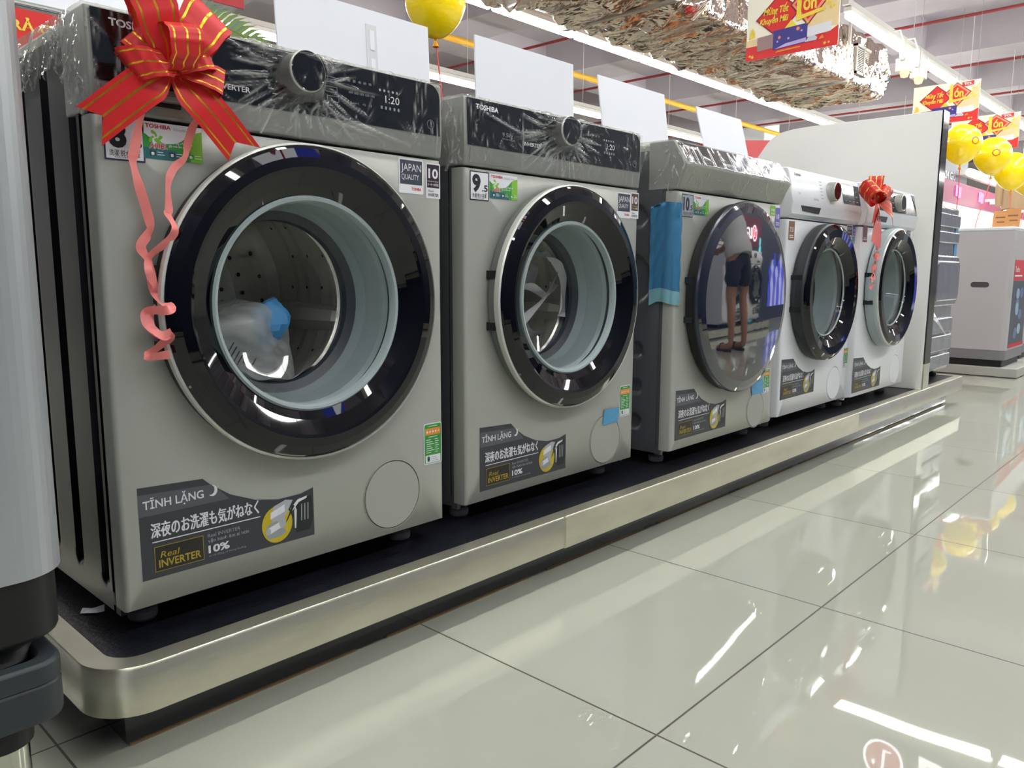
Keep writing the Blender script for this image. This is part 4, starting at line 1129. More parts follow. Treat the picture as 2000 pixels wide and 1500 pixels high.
# ------------------------------------------------------------------ price card backs on the machines
def card(label, x0, x1, top, y, lean, extra=None, z0=.9925):
    h = top - z0
    t = thing('display_card', label, 'card', (x0, y, z0), 0, None)
    m_ = MB(PAPER); m_.box(0, 0, 0, x1 - x0, .004, h); o = m_.build('card_board', t, bevel=.0008)
    ft = MB(mat('clear_acrylic', (222, 226, 226), .2)); ft.box((x1 - x0) * .4, .004, 0, (x1 - x0) * .6, .075, .003); ft.build('foot', t)
    o.rotation_euler = (-lean, 0, 0)
    if extra:
        e = MB(mat('clear_tape', (220, 222, 224), .15), PAPER); e.box(extra - .012, -.0012, .012, extra + .012, -.0002, .115, 0); e.box(extra - .004, -.0022, .07, extra + .006, -.0010, .105, 1); e.box(extra - .004, -.0022, .028, extra + .006, -.0010, .055, 1)
        k = e.build('tape_strip', t); k.rotation_euler = (-lean, 0, 0)
    return t
card('large blank white card with a clear tape strip on the nearest machine', .343, .678, 1.134, .12, .05, .195)
card('blank white card standing on the second machine from the near end', .804, 1.13, 1.147, .12, .03)
card('blank white card standing on the graphite machine with the dark glass door', 1.250, 1.556, 1.150, .12, .14)
card('small blank white card leaning back on the far side of the graphite machine', 1.735, 2.015, 1.150, .105, .26)

# ------------------------------------------------------------------ partition and the machine behind it
pt = thing('partition_panel', 'tall white partition panel with a dark glossy front edge on the platform', 'partition', (3.391, 0, ZP))
q = MB(mat('panel_white', (236, 235, 230), .35)); q.prism_x([(-.07, 0), (1.0, 0), (1.0, .80), (.86, .98), (.76, 1.085), (.71, 1.15), (.68, 1.175), (.64, 1.192), (.58, 1.201), (.5, 1.204), (-.07, 1.204)], 0, .085); q.build('board', pt, bevel=.002)
q = MB(mat('edge_gloss', (16, 13, 18), .05, spec=.5)); q.box(.004, -.076, .115, .085, -.070, 1.206); q.build('edge_strip', pt)
q = MB(BRUSHED); q.box(.003, -.076, 0, .085, -.070, .115); q.build('edge_foot', pt)

WRAPM = mat('wrapped_grey', (112, 116, 134), .2, .3, coat=.8, bump=(16, .35), stretch=(1, 1, .35))
t = thing('film_wrapped_machine', 'dark grey washing machine wrapped in film on the platform end behind the white partition', 'washing machine', (3.515, .0, ZP))
q = MB(WRAPM); q.box(0, 0, .035, .555, .56, .835); q.build('cabinet', t, bevel=.012, seg=3)
q = MB(WRAPM); q.prism_y(rrect(.06, .36, .50, .60, .05), -.035, 0); q.prism_y(rrect(.09, .385, .47, .575, .035), -.045, -.03); q.build('door', t, bevel=.008, seg=3)
for z0, z1 in ((.66, .715), (.735, .80), (.05, .12), (.135, .215), (.225, .30)):
    q = MB(WRAPM); q.prism_y(rrect(.03, z0, .53, z1, .015), -.016, 0); q.build('drawer_front', t, bevel=.006)
for x in (.06, .47):
    q = MB(BLACKM); q.lathe([(.001, 0), (.024, 0), (.024, .012), (.009, .014), (.009, .036)], (x, .05, 0), 'z', 16, 0); q.build('foot', t)
q = MB(BLUETAPE); q.box(.50, -.0022, .40, .552, -.0006, .74); q.build('tape_strip', t)['label'] = 'vertical blue tape strip'
q = MB(FILM); q.add([(.15, -.002, .33), (.30, -.05, .22), (.33, -.002, .26), (.22, -.002, .34)], [(0, 1, 3), (1, 2, 3)]); q.attr = [.8, .6, .8, .7]; q.build('film_flap', t)

# ------------------------------------------------------------------ back row glimpsed over the tops
def simple_machine(label, loc, w, h, col, d=.56):
    t = thing('film_wrapped_machine', label, 'washing machine', loc)
    q = MB(col); q.box(0, 0, .03, w, d, h - .13); q.build('cabinet', t, bevel=.01)
    q = MB(DARKP); q.box(0, .02, h - .13, w, d, h); q.build('control_head', t, bevel=.012)
    q = MB(FILM); fnx, L_ = path_fn([(.015, h - .2), (.016, h), (d, h + .004)])
    rr = random.Random(int(loc[0] * 100)); cs = [(rr.uniform(0, w), rr.uniform(0, .5), 0, 0, .005, .003) for _ in range(50)]
    cs = [(a, b, a + rr.uniform(-.06, .06), b + rr.uniform(-.06, .06), w_, h_) for a, b, _, _, w_, h_ in cs]
    film_patch(q, fnx, np.linspace(-.003, w + .003, 90), np.linspace(0, L_[-1], 60), cs); q.build('film_wrap', t, sharp=180)
    for x in (.06, w - .06):
        for y in (.06, d - .06):
            q = MB(BLACKM); q.lathe([(.001, 0), (.022, 0), (.022, .012), (.01, .03)], (x, y, 0), 'z', 12, 0); q.build('foot', t)
    return t
simple_machine('tall dark wrapped machine behind the nearest washing machine', (-.02, .68, ZP), .62, 1.035, mat('back_grey', (88, 90, 96), .4))
simple_machine('dark wrapped machine in the back row behind the blank cards', (2.13, .72, ZP), .60, 1.06, mat('back_grey', (88, 90, 96), .4))
t = thing('promotion_sign', 'red sign with yellow lettering behind the nearest machine', 'sign', (.04, .64, .992))
q = MB(mat('sign_red', (216, 40, 34), .5)); q.box(0, 0, 0, .33, .004, .155); q.build('sign_board', t)
q = MB(T_YELLOW); q.text('TRẢ GÓP', .036, .116, .0185, T_YELLOW, -.001, .135, .03)
flat(q, ell(.115, .055, .045, .040, 40), -.001, T_YELLOW); flat(q, ell(.115, .055, .038, .033, 40), -.0014, T_ORANGE); flat(q, ell(.122, .055, .034, .03, 40), -.0018, T_YELLOW)
q.build('lettering', t)
t = thing('display_card', 'big white board standing on the tall dark machine behind the red bow', 'card', (-.06, .86, 1.185))
q = MB(PAPER); q.box(0, 0, 0, .60, .005, .42); q.build('card_board', t)

# ------------------------------------------------------------------ balloons
def balloon(label, c, r, end, string=mat('balloon_string', (214, 70, 60), .5), mark=0, thick=.003):
    t = thing('balloon', label, 'balloon', c, 0, None)
    b = MB(YELLOW)
    prof = []
    for i in range(29):
        a = PI * i / 28; s_ = math.sin(a); z = math.cos(a)
        k = 1 + (.16 * (-z) ** 1.6 if z < 0 else 0)
        prof.append((max(.0006, r * s_ * (1 - (.10 * (-z) ** 2 if z < 0 else 0))), r * z * k))
    b.lathe(prof, (0, 0, 0), 'z', 40, 0); b.build('skin', t)
    n = MB(mat('balloon_neck', (224, 150, 20), .4)); zb = -r * 1.16
    n.lathe([(.012, zb + .008), (.004, zb - .006), (.010, zb - .02), (.014, zb - .028), (.012, zb - .029), (.002, zb - .012)], (0, 0, 0), 'z', 16, 0); n.build('neck', t)
    s = MB(string); e = Vector(end) - Vector(c)
    s.tube(smooth_path([(0, 0, zb - .01), (e.x * .3 + .01, e.y * .3, zb - .01 + (e.z - zb) * .35), (e.x * .75 - .008, e.y * .75, zb + (e.z - zb) * .7), tuple(e)], 5), thick, 6); s.build('string', t)
    if mark:
        m_ = MB(T_RED)
        for (h0, h1) in ((0, 8), (0, 8)):
            pass
        a0 = mark; px = []
        for ring, rr in ((0, .055), (1, .042)):
            px.append([(a0 + rr / r * math.cos(q) * r * 2.2 / 2 / r * .5, rr / r * math.sin(q) * .5) for q in [PI / 4 * i for i in range(8)]])
        v = []
        for ring in px:
            for (a, el_) in ring: v.append((1.004 * r * math.cos(el_) * math.cos(a), 1.004 * r * math.cos(el_) * math.sin(a), 1.004 * r * math.sin(el_)))
        m_.add(v, [(i, (i + 1) % 8, 8 + (i + 1) % 8, 8 + i) for i in range(8)], 0); m_.build('printed_mark', t)
    return t
balloon('yellow balloon floating above the nearest machines on a red string', (1.74, 1.3, 1.685), .117, (1.80, 1.3, 1.0))
balloon('yellow balloon closest to the white partition below the hanging boards', (6.2, .55, 1.60), .135, (6.22, .55, .948), mark=-2.2)
balloon('yellow balloon with a small red mark in the middle of the far trio', (6.9, .497, 1.587), .136, (6.54, .5, .948), mark=-2.75)
balloon('lowest yellow balloon of the far trio before the beige jacket', (7.5, .47, 1.522), .146, (7.36, .42, .948))
balloon('yellow balloon at the frame side behind the lowest balloon', (8.2, .48, 1.535), .150, (7.40, .36, .948))

# ------------------------------------------------------------------ hanging promotion boards
def board(label, x, y0, y1, z0, z1, brand, tilt=0.):
    """printed board seen from the aisle, facing the near end (-x); local u runs towards -y"""
    t = thing('hanging_board', label, 'sign', (x, y1, z0))
    w, h = y1 - y0, z1 - z0
    q = MB(mat('board_cream', (250, 244, 224), .5)); 
    q.box(0, 0, 0, w, .005, h)
    q.build('board', t)
    a = MB(T_RED); F = lambda poly, k, mt: flat(a, [(u * w, v * h) for u, v in poly], -.0012 - .0005 * k, mt)
    R1 = mat('print_red', (222, 48, 48), .5); BUR = mat('print_dark_red', (150, 36, 40), .5); ROSE = mat('print_rose', (240, 150, 120), .5)
    CR = mat('print_sand', (236, 210, 160), .5)
    F([(0, 0), (1, 0), (1, .30), (.9, .22), (0, .22)], 0, R1)
    F([(.62, .30), (1, .30), (1, .95), (.86, .7)], 0, CR); F([(0, .22), (.12, .22), (.12, .34), (0, .32)], 0, CR)
    F([(.10, .62), (.36, .97), (.60, .66), (.36, .28)], 1, BUR); F([(.12, .62), (.36, .94), (.58, .66), (.36, .31)], 2, R1)
    F([(.48, .74), (.66, 1.04 if not brand else .99), (.88, .72), (.68, .38)], 3, BUR); F([(.50, .74), (.66, .97), (.86, .72), (.68, .41)], 4, ROSE); F([(.53, .735), (.66, .92), (.82, .715), (.68, .47)], 5, R1)
    F([(.4, .36), (.5, .52), (.6, .36)], 3, T_YELLOW)
    a.text('Mừng Tết', w * .19, h * .67, h * .105, T_YELLOW, -.0045, w * .27, .03, .18); a.text('Khuyến Mãi', w * .15, h * .53, h * .095, T_YELLOW, -.0045, w * .31, .03, .18)
    F([(.555, .48), (.605, .49), (.605, .95), (.555, .93)], 7, T_YELLOW); F([(.555, .48), (.83, .555), (.83, .61), (.555, .545)], 8, T_YELLOW)
    a.text('ớn', w * .625, h * .625, h * .2, T_YELLOW, -.005, w * .14, .035)
    PUR = mat('print_violet', (62, 58, 138), .45); PUR2 = mat('print_lilac', (190, 170, 220), .45); DB = mat('print_dusk', (160, 130, 128), .45)
    F([(.13, .12), (.33, .14), (.33, .36), (.13, .34)], 5, DB)
    F([(.31, .10), (.68, .13), (.68, .42), (.31, .40)], 6, PUR); F([(.33, .11), (.67, .14), (.67, .20), (.45, .17)], 7, PUR2)
    for u, v, r in ((.38, .28, .022), (.58, .36, .026), (.62, .32, .015), (.48, .24, .016), (.36, .22, .014)):
        flat(a, [(w * u + x, h * v + z) for x, z in star(0, 0, r * w, 8, .5)], -.0052, ROSE if r > .02 else PUR2)
    F([(.68, .20), (.93, .23), (.93, .38), (.68, .35)], 6, T_PALE); F([(.66, .13), (.70, .20), (.76, .21), (.79, .17), (.78, .13)], 8, mat('print_car', (196, 200, 210), .4)); F([(.80, .13), (.84, .2), (.86, .14)], 8, T_ORANGE)
    F([(.34, .05), (.62, .07), (.60, .09), (.36, .08)], 6, T_ORANGE)
    for u, v, r in ((.91, .80, .035), (.885, .66, .035), (.93, .60, .032), (.84, .58, .03), (.79, .56, .02), (.08, .05, .022), (.05, .07, .016), (.87, .06, .02), (.91, .065, .014), (.07, .46, .03), (.68, .43, .02)):
        flat(a, [(w * u + x, h * v + z) for x, z in flower(0, 0, r * w)], -.0056, T_YELLOW)
    F([(.03, .34), (.10, .36), (.10, .44), (.05, .46)], 5, T_YELLOW)
    if brand:
        F([(.735, .86), (.91, .88), (.91, .985), (.735, .965)], 8, R1); a.text('TCL', w * .765, h * .895, h * .055, T_PALE, -.006, w * .12, .05)
    a.build('print', t)
    for u in (.06, .94):
        r = MB(mat('wire', (120, 118, 116), .5)); r.tube([(w * u, .002, h), (w * u, .002, 3.06 - z0)], .0016, 5); r.build('wire', t)
    t.rotation_euler = (0, 0, -PI / 2)
    return t
board('red and cream holiday promotion board hanging closest, before the foil duct', 4.0, .634, 1.160, 1.862, 2.205, False)
board('red and cream holiday promotion board just behind the white partition top', 7.5, .766, 1.300, 1.974, 2.312, True)
board('farthest red and cream holiday promotion board, partly behind yellow balloons', 8.0, .545, 1.10, 1.775, 2.085, True)

# ------------------------------------------------------------------ near left: top loader on a wheeled stand
t = thing('wheeled_stand', 'dark plastic wheeled stand with chrome legs under the silver washing machine', 'stand', (-.79, -.20, 0))
TRAY = mat('tray_plastic', (44, 50, 54), .5)
q = MB(TRAY)
wd, dp = .655, .66
q.prism_z(rrect(0, 0, wd, dp, .03), .178, .222)
lp = rrect(0, 0, wd, dp, .03); li = rrect(.022, .022, wd - .022, dp - .022, .015)
n_ = len(lp); v = [(a, b, .222) for a, b in lp] + [(a, b, .245) for a, b in lp] + [(a, b, .245) for a, b in li] + [(a, b, .222) for a, b in li]
q.add(v, [(k * n_ + i, k * n_ + (i + 1) % n_, (k + 1) * n_ + (i + 1) % n_, (k + 1) * n_ + i) for k in range(3) for i in range(n_)], 0)
q.build('frame', t, bevel=.004)
q = MB(mat('ribbed_pad', (160, 154, 140), .8, bump=(220, .8))); q.box(.024, .024, .222, wd - .024, dp - .024, .2285); q.build('anti_slip_pad', t)
for x, y in ((.595, .05), (.595, .6), (.06, .05), (.06, .6)):
    q = MB(CHROME, BLACKM); q.lathe([(.034, .178), (.034, .150)], (x, y, 0), 'z', 24, 1); q.lathe([(.029, .165), (.029, .03)], (x, y, 0), 'z', 28, 0); q.lathe([(.031, .05), (.040, .03), (.043, .0), (.001, .0)], (x, y, 0), 'z', 24, 1)
    q.build('leg', t)
t = thing('washing_machine', 'silver top-loading washing machine nearest the camera on a dark wheeled stand', 'washing machine', (-.746, -.19, .2285))
SILV2 = mat('silver_blue_paint', (166, 170, 174), .36, .3)
q = MB(SILV2); q.prism_z(rrect(0, 0, .628, .60, .055, 10), .108, 1.0); q.build('cabinet', t, sharp=50)
q = MB(BLACKM); q.prism_z(rrect(.006, .006, .622, .594, .05, 8), .035, .112); q.build('base_skirt', t, bevel=.006)
for x, y in ((.56, .07), (.56, .53), (.07, .07), (.07, .53)):
    q = MB(BLACKM); q.lathe([(.001, 0), (.040, 0), (.042, .008), (.036, .02), (.034, .038)], (x, y, 0), 'z', 24, 0); q.build('foot', t)
q = MB(BLACKM); q.prism_y(rrect(.36, .42, .515, .47, .02), -.002, .01); q.build('grip_recess', t)
q = MB(DARKP); q.prism_z(rrect(.01, .01, .618, .59, .05, 8), 1.0, 1.04); q.build('lid', t, bevel=.01)

# ------------------------------------------------------------------ right distance: white top loaders
LOWST = mat('stand_grey', (176, 174, 168), .4)
def toploader(loc, label, st_label, sign=True):
    s = thing('low_stand', st_label, 'stand', (loc[0] - .02, loc[1] - .08, 0))
    q = MB(LOWST); q.box(0, 0, .004, .66, .70, .062); q.build('plinth', s, bevel=.004)
    t = thing('washing_machine', label, 'washing machine', (loc[0], loc[1], .062))
    w, d = .56, .58
    q = MB(mat('warm_white_enamel', (184, 180, 183), .3)); q.prism_z(rrect(0, 0, w, d, .035, 8), .108, .86)
    q.build('cabinet', t, sharp=50)
    q = MB(mat('base_grey', (128, 126, 130), .4)); q.prism_z(rrect(.002, .002, w - .002, d - .002, .035, 8), .045, .11); q.build('base_skirt', t, sharp=50)
    q = MB(BLACKM); q.prism_z(rrect(.02, .02, w - .02, d - .02, .03, 8), 0, .045); q.build('underframe', t)
    q = MB(mat('lid_white', (226, 230, 234), .2, coat=.5)); q.prism_z(rrect(.0, .0, w, d, .035, 8), .86, .885); q.build('lid', t, bevel=.008)
    q = MB(mat('slot_dark', (70, 66, 66), .6)); q.add([(-.001, y, z) for y, z in rrect(.12, .505, .225, .54, .017)], [tuple(range(24))]); q.build('grip_recess', t)
    if sign:
        q = MB(T_RED); flat(q, [(.06, .55), (.5, .55), (.5, .68), (.06, .68)], -.001, T_RED); q.text('Turbo', .08, .605, .035, T_PALE, -.0018, .13, .02); q.box(.08, -.0018, .575, .3, -.0012, .585, T_PALE)
        flat(q, [(.06, .12), (.5, .12), (.5, .548), (.06, .548)], -.001, mat('print_grey', (64, 70, 86), .4)); 
        for i in range(9): flat(q, ell(.26 + .07 * math.cos(i * 2.1), .33 + .14 * math.sin(i * 1.3), .05, .035, 14, 0), -.0014 - .0001 * i, mat('print_ice', (150, 180, 206), .3) if i % 2 else mat('print_blue', (86, 110, 160), .3))
        flat(q, [(.06, .12), (.5, .12), (.5, .145), (.06, .145)], -.003, T_RED); q.build('front_poster', t)
    return t
toploader((5.36, -.005), 'white top-loading washing machine with a red poster on a low grey stand', 'low grey stand under the white top loader with the red poster')
toploader((6.02, .02), 'white top-loading washing machine right behind the first white top loader', 'low grey stand under the second white top loader')
toploader((6.90, .02), 'white top-loading washing machine third in the far row, behind two others', 'low grey stand under the third white top loader', False)
for i, (x, y) in enumerate(((5.47, .0), (5.62, .10))):
    t = thing('display_card', ['brown printed card leaning on the lid nearest the red poster', 'brown printed card standing behind the other brown card'][i], 'card', (x, y, .947))
    q = MB(mat('brown_card', (214, 152, 92), .6), T_BROWN); q.box(0, 0, 0, .004, .085, .12); q.box(-.001, .015, .07, 0, .07, .08, 1); q.box(-.001, .015, .04, 0, .06, .048, 1); o = q.build('card_board', t); o.rotation_euler = (0, .2, 0)

# ------------------------------------------------------------------ booth at the far right
t = thing('shop_booth', 'magenta and white shop booth with a glowing counter wall', 'booth', (8.6, 1.5, 0))
q = MB(mat('booth_magenta', (146, 40, 84), .45)); q.box(0, 0, 1.46, 5.6, .06, 1.70); q.build('fascia', t)
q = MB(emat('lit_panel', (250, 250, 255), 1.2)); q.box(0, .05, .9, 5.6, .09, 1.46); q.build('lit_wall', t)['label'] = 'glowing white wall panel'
q = MB(WHITE); q.box(0, .0, 0, 5.6, .5, .9); q.build('counter', t)
q = MB(mat('booth_grey', (120, 122, 128), .5), T_PALE); q.box(0, .06, 1.70, 2.0, .10, 2.14)
q.text('24 Giờ', 1.05, 1.73, .085, T_PALE, .055, .42, .03); q.build('price_wall', t)
for x in (1.3, 2.35): 
    q = MB(emat('pink_lamp', (255, 170, 235), 1.0)); q.box(x, -.02, 1.54, x + .06, -.004, 1.66); q.box(x + .11, -.02, 1.53, x + .17, -.004, 1.65); q.build('lamp_strip', t)
t = thing('strip_lamp', 'lit white strip lamp sloping over the magenta booth fascia', 'lamp', (9.95, 1.38, 1.80))
q = MB(emat('strip_glow', (255, 255, 255), 3.5)); q.lathe([(.001, 0), (.045, 0), (.045, 2.4), (.001, 2.4)], (0, 0, 0), 'x', 12, 0); q.build('tube', t)
q = MB(BATTEN); q.box(0, .03, -.02, 2.4, .12, .03); q.build('housing', t)
for i, (x, y, z, r) in enumerate(((11.2, 1.2, 1.53, .12), (11.5, 1.15, 1.52, .11), (11.3, 1.12, 1.88, .09))):
    t = thing('booth_lamp', ['round glowing lamp on the magenta fascia, first of a close pair', 'round glowing lamp on the magenta fascia, second of a close pair', 'round glowing lamp above the magenta fascia next to the beige jacket'][i], 'lamp', (x, y, z), 0, 'booth lamps')
    q = MB(emat('lamp_white', (255, 252, 246), 4)); q.lathe([(.001, -r), (r * .7, -r * .7), (r, 0), (r * .7, r * .7), (.001, r)], (0, 0, 0), 'z', 20, 0); q.build('globe', t)
    q = MB(BATTEN); q.lathe([(.03, r * .9), (.03, r + .03)], (0, 0, 0), 'z', 12, 0); q.box(-.02, 0, r * .2, .02, 1.485 - y, r * .2 + .03); q.build('arm', t)
t = thing('beige_jacket', 'beige jacket hanging behind the yellow balloons', 'jacket', (9.6, .80, 1.335)); t.scale = (.62, .62, .75)
q = MB(mat('beige_cloth', (186, 158, 124), .85)); v = []; n1, n2 = 40, 16
for j in range(n2 + 1):
    z = .62 * j / n2
    for i in range(n1):
        a = 2 * PI * i / n1; k = 1 - .25 * (z / .62) ** 3
        rr = 1 + .07 * math.sin(7 * a + 3 * z) + .03 * math.sin(13 * a - 8 * z)
        v.append((.15 * k * rr * math.cos(a), .26 * k * rr * math.sin(a), z + .015 * math.sin(3 * a) * (1 - z)))
q.add(v, [(j * n1 + i, j * n1 + (i + 1) % n1, (j + 1) * n1 + (i + 1) % n1, (j + 1) * n1 + i) for j in range(n2) for i in range(n1)], 0, True); q.add(v[-n1:], [tuple(range(n1))]); q.build('jacket_body', t, sharp=70)
for s_ in (-1, 1):
    q = MB(mat('beige_cloth', (186, 158, 124), .85)); q.tube(smooth_path([(0, s_ * .20, .56), (-.02, s_ * .29, .40), (-.05, s_ * .30, .2), (-.06, s_ * .29, .05)], 5), [.075, .075, .07, .072, .07, .068, .066, .066, .064, .062, .06, .06, .058, .056, .055, .055], 14, 0); q.build('sleeve', t)
q = MB(CHROME); q.tube([(0, 0, .6), (0, 0, 3.07 - 1.33)], .006, 8); q.tube([(0, -.16, .6), (0, 0, .66), (0, .16, .6)], .006, 8); q.build('hanger', t)

# unseen shelving added so the foil duct mirrors brown and dark tones
SHD = mat('shelf_dark', (78, 70, 66), .5)
for i, (x, y, h, c_) in enumerate(((1.5, 2.3, 1.15, (150, 98, 62)), (3.2, 2.5, 1.2, (92, 66, 50)), (4.9, 2.4, 1.1, (164, 112, 70)), (6.6, 2.5, 1.2, (96, 84, 78)), (8.3, 2.4, 1.15, (140, 92, 64)), (2.3, 4.2, 1.3, (120, 82, 58)), (5.6, 4.3, 1.3, (84, 78, 80)), (8.6, 4.3, 1.2, (150, 104, 70)))):
    t = thing('store_shelf', 'low dark shelf of packed cartons added unseen for the foil duct to reflect', 'shelf', (x, y, 0), 0, 'unseen shelves added for the foil reflection')
    q = MB(SHD); q.box(0, 0, 0, 1.5, .9, .12); q.box(0, .43, .12, 1.5, .47, h)
    for k in range(1, 3): q.box(0, .05, .12 + (h - .12) / 2 * k - .03, 1.5, .85, .12 + (h - .12) / 2 * k)
    q.build('rack', t)
    rr = random.Random(i)
    for j in range(4):
        q = MB(mat('carton_%d_tone' % i, c_, .7, var=(6, .3))); hh = rr.uniform(.14, .3); q.box(.03 + .37 * j, .08 + .04 * (j % 2), h, .36 + .37 * j, .42, h + hh); q.box(.03 + .37 * j, .5, h, .36 + .37 * j, .82, h + hh * .8); q.build('cartons', t)

# red shelf ends and artificial palm behind the first row
t = thing('red_display_box', 'red display box behind the white partition', 'display box', (4.7, 1.6, 0)); q = MB(mat('box_red', (176, 24, 36), .5)); q.prism_y([(0, 0), (1.4, 0), (1.4, 1.72), (0, 1.555)], 0, .3); q.build('body', t)
t = thing('hanging_red_sign', 'red banner hanging behind the artificial palm', 'sign', (1.25, 3.0, 2.05)); q = MB(mat('box_red', (196, 30, 40), .5)); q.box(0, 0, 0, .63, .01, .5); q.build('banner', t)
t = thing('artificial_palm', 'green artificial palm frond showing above the red bow', 'plant', (.81, 1.75, .11))
G = mat('palm_green', (104, 128, 66), .5); G2 = mat('palm_blue_green', (92, 116, 120), .4)
q = MB(mat('palm_stem', (120, 98, 66), .7)); q.tube(smooth_path([(0, .0, -.1), (.01, .0, .7), (.02, .0, 1.32)], 6), .015, 8); q.lathe([(.14, .26), (.11, .0), (.001, .0)], (0, 0, -.11), 'z', 20, 0); q.build('stem', t)
for mt_, pts in ((G, [(.02, 0, 1.30), (.12, 0, 1.43), (.26, 0, 1.44), (.40, -.02, 1.40), (.48, -.03, 1.34)]), (G2, [(.02, .02, 1.30), (.14, .06, 1.47), (.32, .10, 1.48), (.50, .12, 1.42), (.60, .12, 1.35)]), (G, [(.02, 0, 1.3), (-.08, .03, 1.43), (-.2, .06, 1.41)]), (G, [(.02, 0, 1.28), (.14, -.03, 1.34), (.28, -.04, 1.31), (.36, -.05, 1.27)])):
    q = MB(mt_); P = smooth_path(pts, 7); q.tube(P, .003, 6)
    for i in range(2, len(P)):
        d = (P[i] - P[i - 1]).normalized(); L_ = .155 * (1 - .5 * abs(2 * i / len(P) - 1))
        for s_ in (-1, 1):
            e = P[i] + (d * .75 + Vector((0, s_ * .35, s_ * .62))) * L_; w_ = d * .008; mid = P[i].lerp(e, .5) + Vector((0, 0, .01))
            q.add([P[i] - w_, P[i] + w_, mid + w_, mid - w_, e], [(0, 1, 2, 3), (3, 2, 4)], 0)
    q.build('frond', t)

# ------------------------------------------------------------------ across the aisle (seen in the glossy doors and the floor)
NAVY = mat('display_navy', (46, 54, 78), .4)
t = thing('display_wall', 'dark blue display wall across the aisle with lit strips and a round lit sign', 'display wall', (-2.5, -3.5, 0))
q = MB(NAVY); q.box(0, 0, 0, 15, .12, 2.5); q.build('wall_panel', t)
q = MB(emat('cyan_glow', (120, 236, 240), 2.0)); q.box(10.82, .12, .1, 11.0, .14, 1.0); q.box(11.3, .12, .95, 11.34, .14, 1.2); q.build('cyan_light_strip', t)
q = MB(emat('blue_glow', (96, 100, 235), 1.1), emat('pale_blue_glow', (190, 196, 250), 1.3))
for i in range(8): q.box(11.9 + .14 * i, .12, .2, 11.95 + .14 * i, .15, .8 + .1 * (i % 3), i % 2)
q.build('blue_light_screen', t)
q = MB(mat('sign_backing', (120, 20, 60), .5)); q.box(10.45, .10, 1.06, 11.4, .128, 1.46); q.build('sign_backing', t)
q = MB(emat('sign_rose', (255, 40, 100), 2.), emat('sign_white', (255, 250, 255), 4.))
def lg(mb, cx, cz, r, y, ring, fill):
    mb.lathe([(r, -.003), (r * .86, -.003)], (cx, y, cz), 'y', 40, ring); mb.lathe([(r * .86, 0), (.0005, 0)], (cx, y, cz), 'y', 40, fill)
    mb.box(cx - .02 * r, y - .006, cz - .5 * r, cx + .12 * r, y - .004, cz + .5 * r, ring); mb.box(cx - .02 * r, y - .006, cz - .5 * r, cx + .4 * r, y - .004, cz - .38 * r, ring)
    mb.lathe([(.11 * r, 0), (.0005, 0)], (cx - .42 * r, y - .006, cz + .3 * r), 'y', 12, ring)
k0 = len(q.v); lg(q, 0, 0, .10, 0, 1, 0); q.text('LG', .13, -.07, .14, 1, -.004, .2, .03)
q.map(lambda x, y, z: (11.05 - x * 1.1, .13 - y, 1.25 + z * 1.1), k0); q.build('lit_sign', t)
WM = dup(M4, (7.58, -2.75, .1), 'white washing machine across the aisle under the round lit sign', None); WM.rotation_euler = (0, 0, PI)
WM = dup(M5, (6.80, -2.75, .1), 'white washing machine with a dark panel across the aisle', None); WM.rotation_euler = (0, 0, PI)
for i, x in enumerate((6.3, 7.1)):
    c_ = thing('display_card', ['cream printed card on the dark panelled machine across the aisle', 'orange printed card on the white machine across the aisle'][i], 'card', (x, -2.95, .955))
    q = MB(PAPER if i == 0 else T_ORANGE, T_BROWN); q.box(0, 0, 0, .34, .004, .2)
    for k in range(3): q.box(.03, .004, .04 + .045 * k, .25, .0046, .055 + .045 * k, 1)
    q.build('card_board', c_)
t = thing('display_platform', 'low dark platform across the aisle', 'platform', (-2.0, -3.37, 0)); q = MB(MATBLK, BRUSHED); q.box(0, 0, 0, 9.9, .70, .095); q.box(0, .70, .02, 9.9, .71, .099, 1); q.build('body', t)
q = MB(NAVY); q.box(-2.5, -2.03, 0, -2.4, 3, 2.6); tag(q.build('side_display_panel'), 'dark blue panel added out of view for the nearest door ring to reflect', 'display panel')  # added unseen: keeps the pale surroundings out of the nearest door's reflection
t = thing('ceiling_light_box', 'blue lit light box hanging over the near end of the aisle', 'light box', (.9, -2.0, 2.85))
q = MB(emat('blue_box_glow', (84, 92, 222), 1.3), BATTEN); q.add([(0, 0, 0), (1.1, 0, 0), (1.1, .5, 0), (0, .5, 0)], [(0, 3, 2, 1)], 0); q.box(0, 0, .002, 1.1, .5, .1, 1); q.build('light_panel', t)
for x in (.1, 1.0):
    q = MB(RAILM); q.tube([(x, .25, .1), (x, .25, 1.2)], .005, 6); q.build('hanger', t)
# lit overhead signs of the aisle, mirrored in the floor and door rings
t = thing('overhead_sign', 'white overhead sign with red lettering above the aisle', 'sign', (-.1, -1.5, 2.35)); q = MB(emat('sign_lit_white', (250, 250, 255), 2.4), T_RED); q.box(0, -.05, 0, 1.5, 0, .42)
k0 = len(q.v); q.text('TOSHIBA', .2, .12, .2, T_RED, 0, 1.1, .03); q.map(lambda x, y, z: (1.5 - x, .003, z), k0); q.build('sign_box', t)
for x in (.2, 1.3):
    q = MB(RAILM); q.tube([(x, -.025, .42), (x, -.025, 1.7)], .005, 6); q.build('hanger', t)
t = thing('overhead_sign', 'round red lit sign hanging over the aisle end', 'sign', (4.92, .40, 2.62)); q = MB(emat('sign_red_lit', (220, 30, 60), 1.6), emat('sign_white', (255, 250, 255), 7.))
lg(q, 0, 0, .13, 0, 1, 0); q.text('LG', .22, -.11, .22, 1, -.004, .34, .03); q.box(-.16, .01, -.16, .64, .03, .16, NAVY); q.build('sign_face', t); t.rotation_euler = (0, 0, -PI / 2)
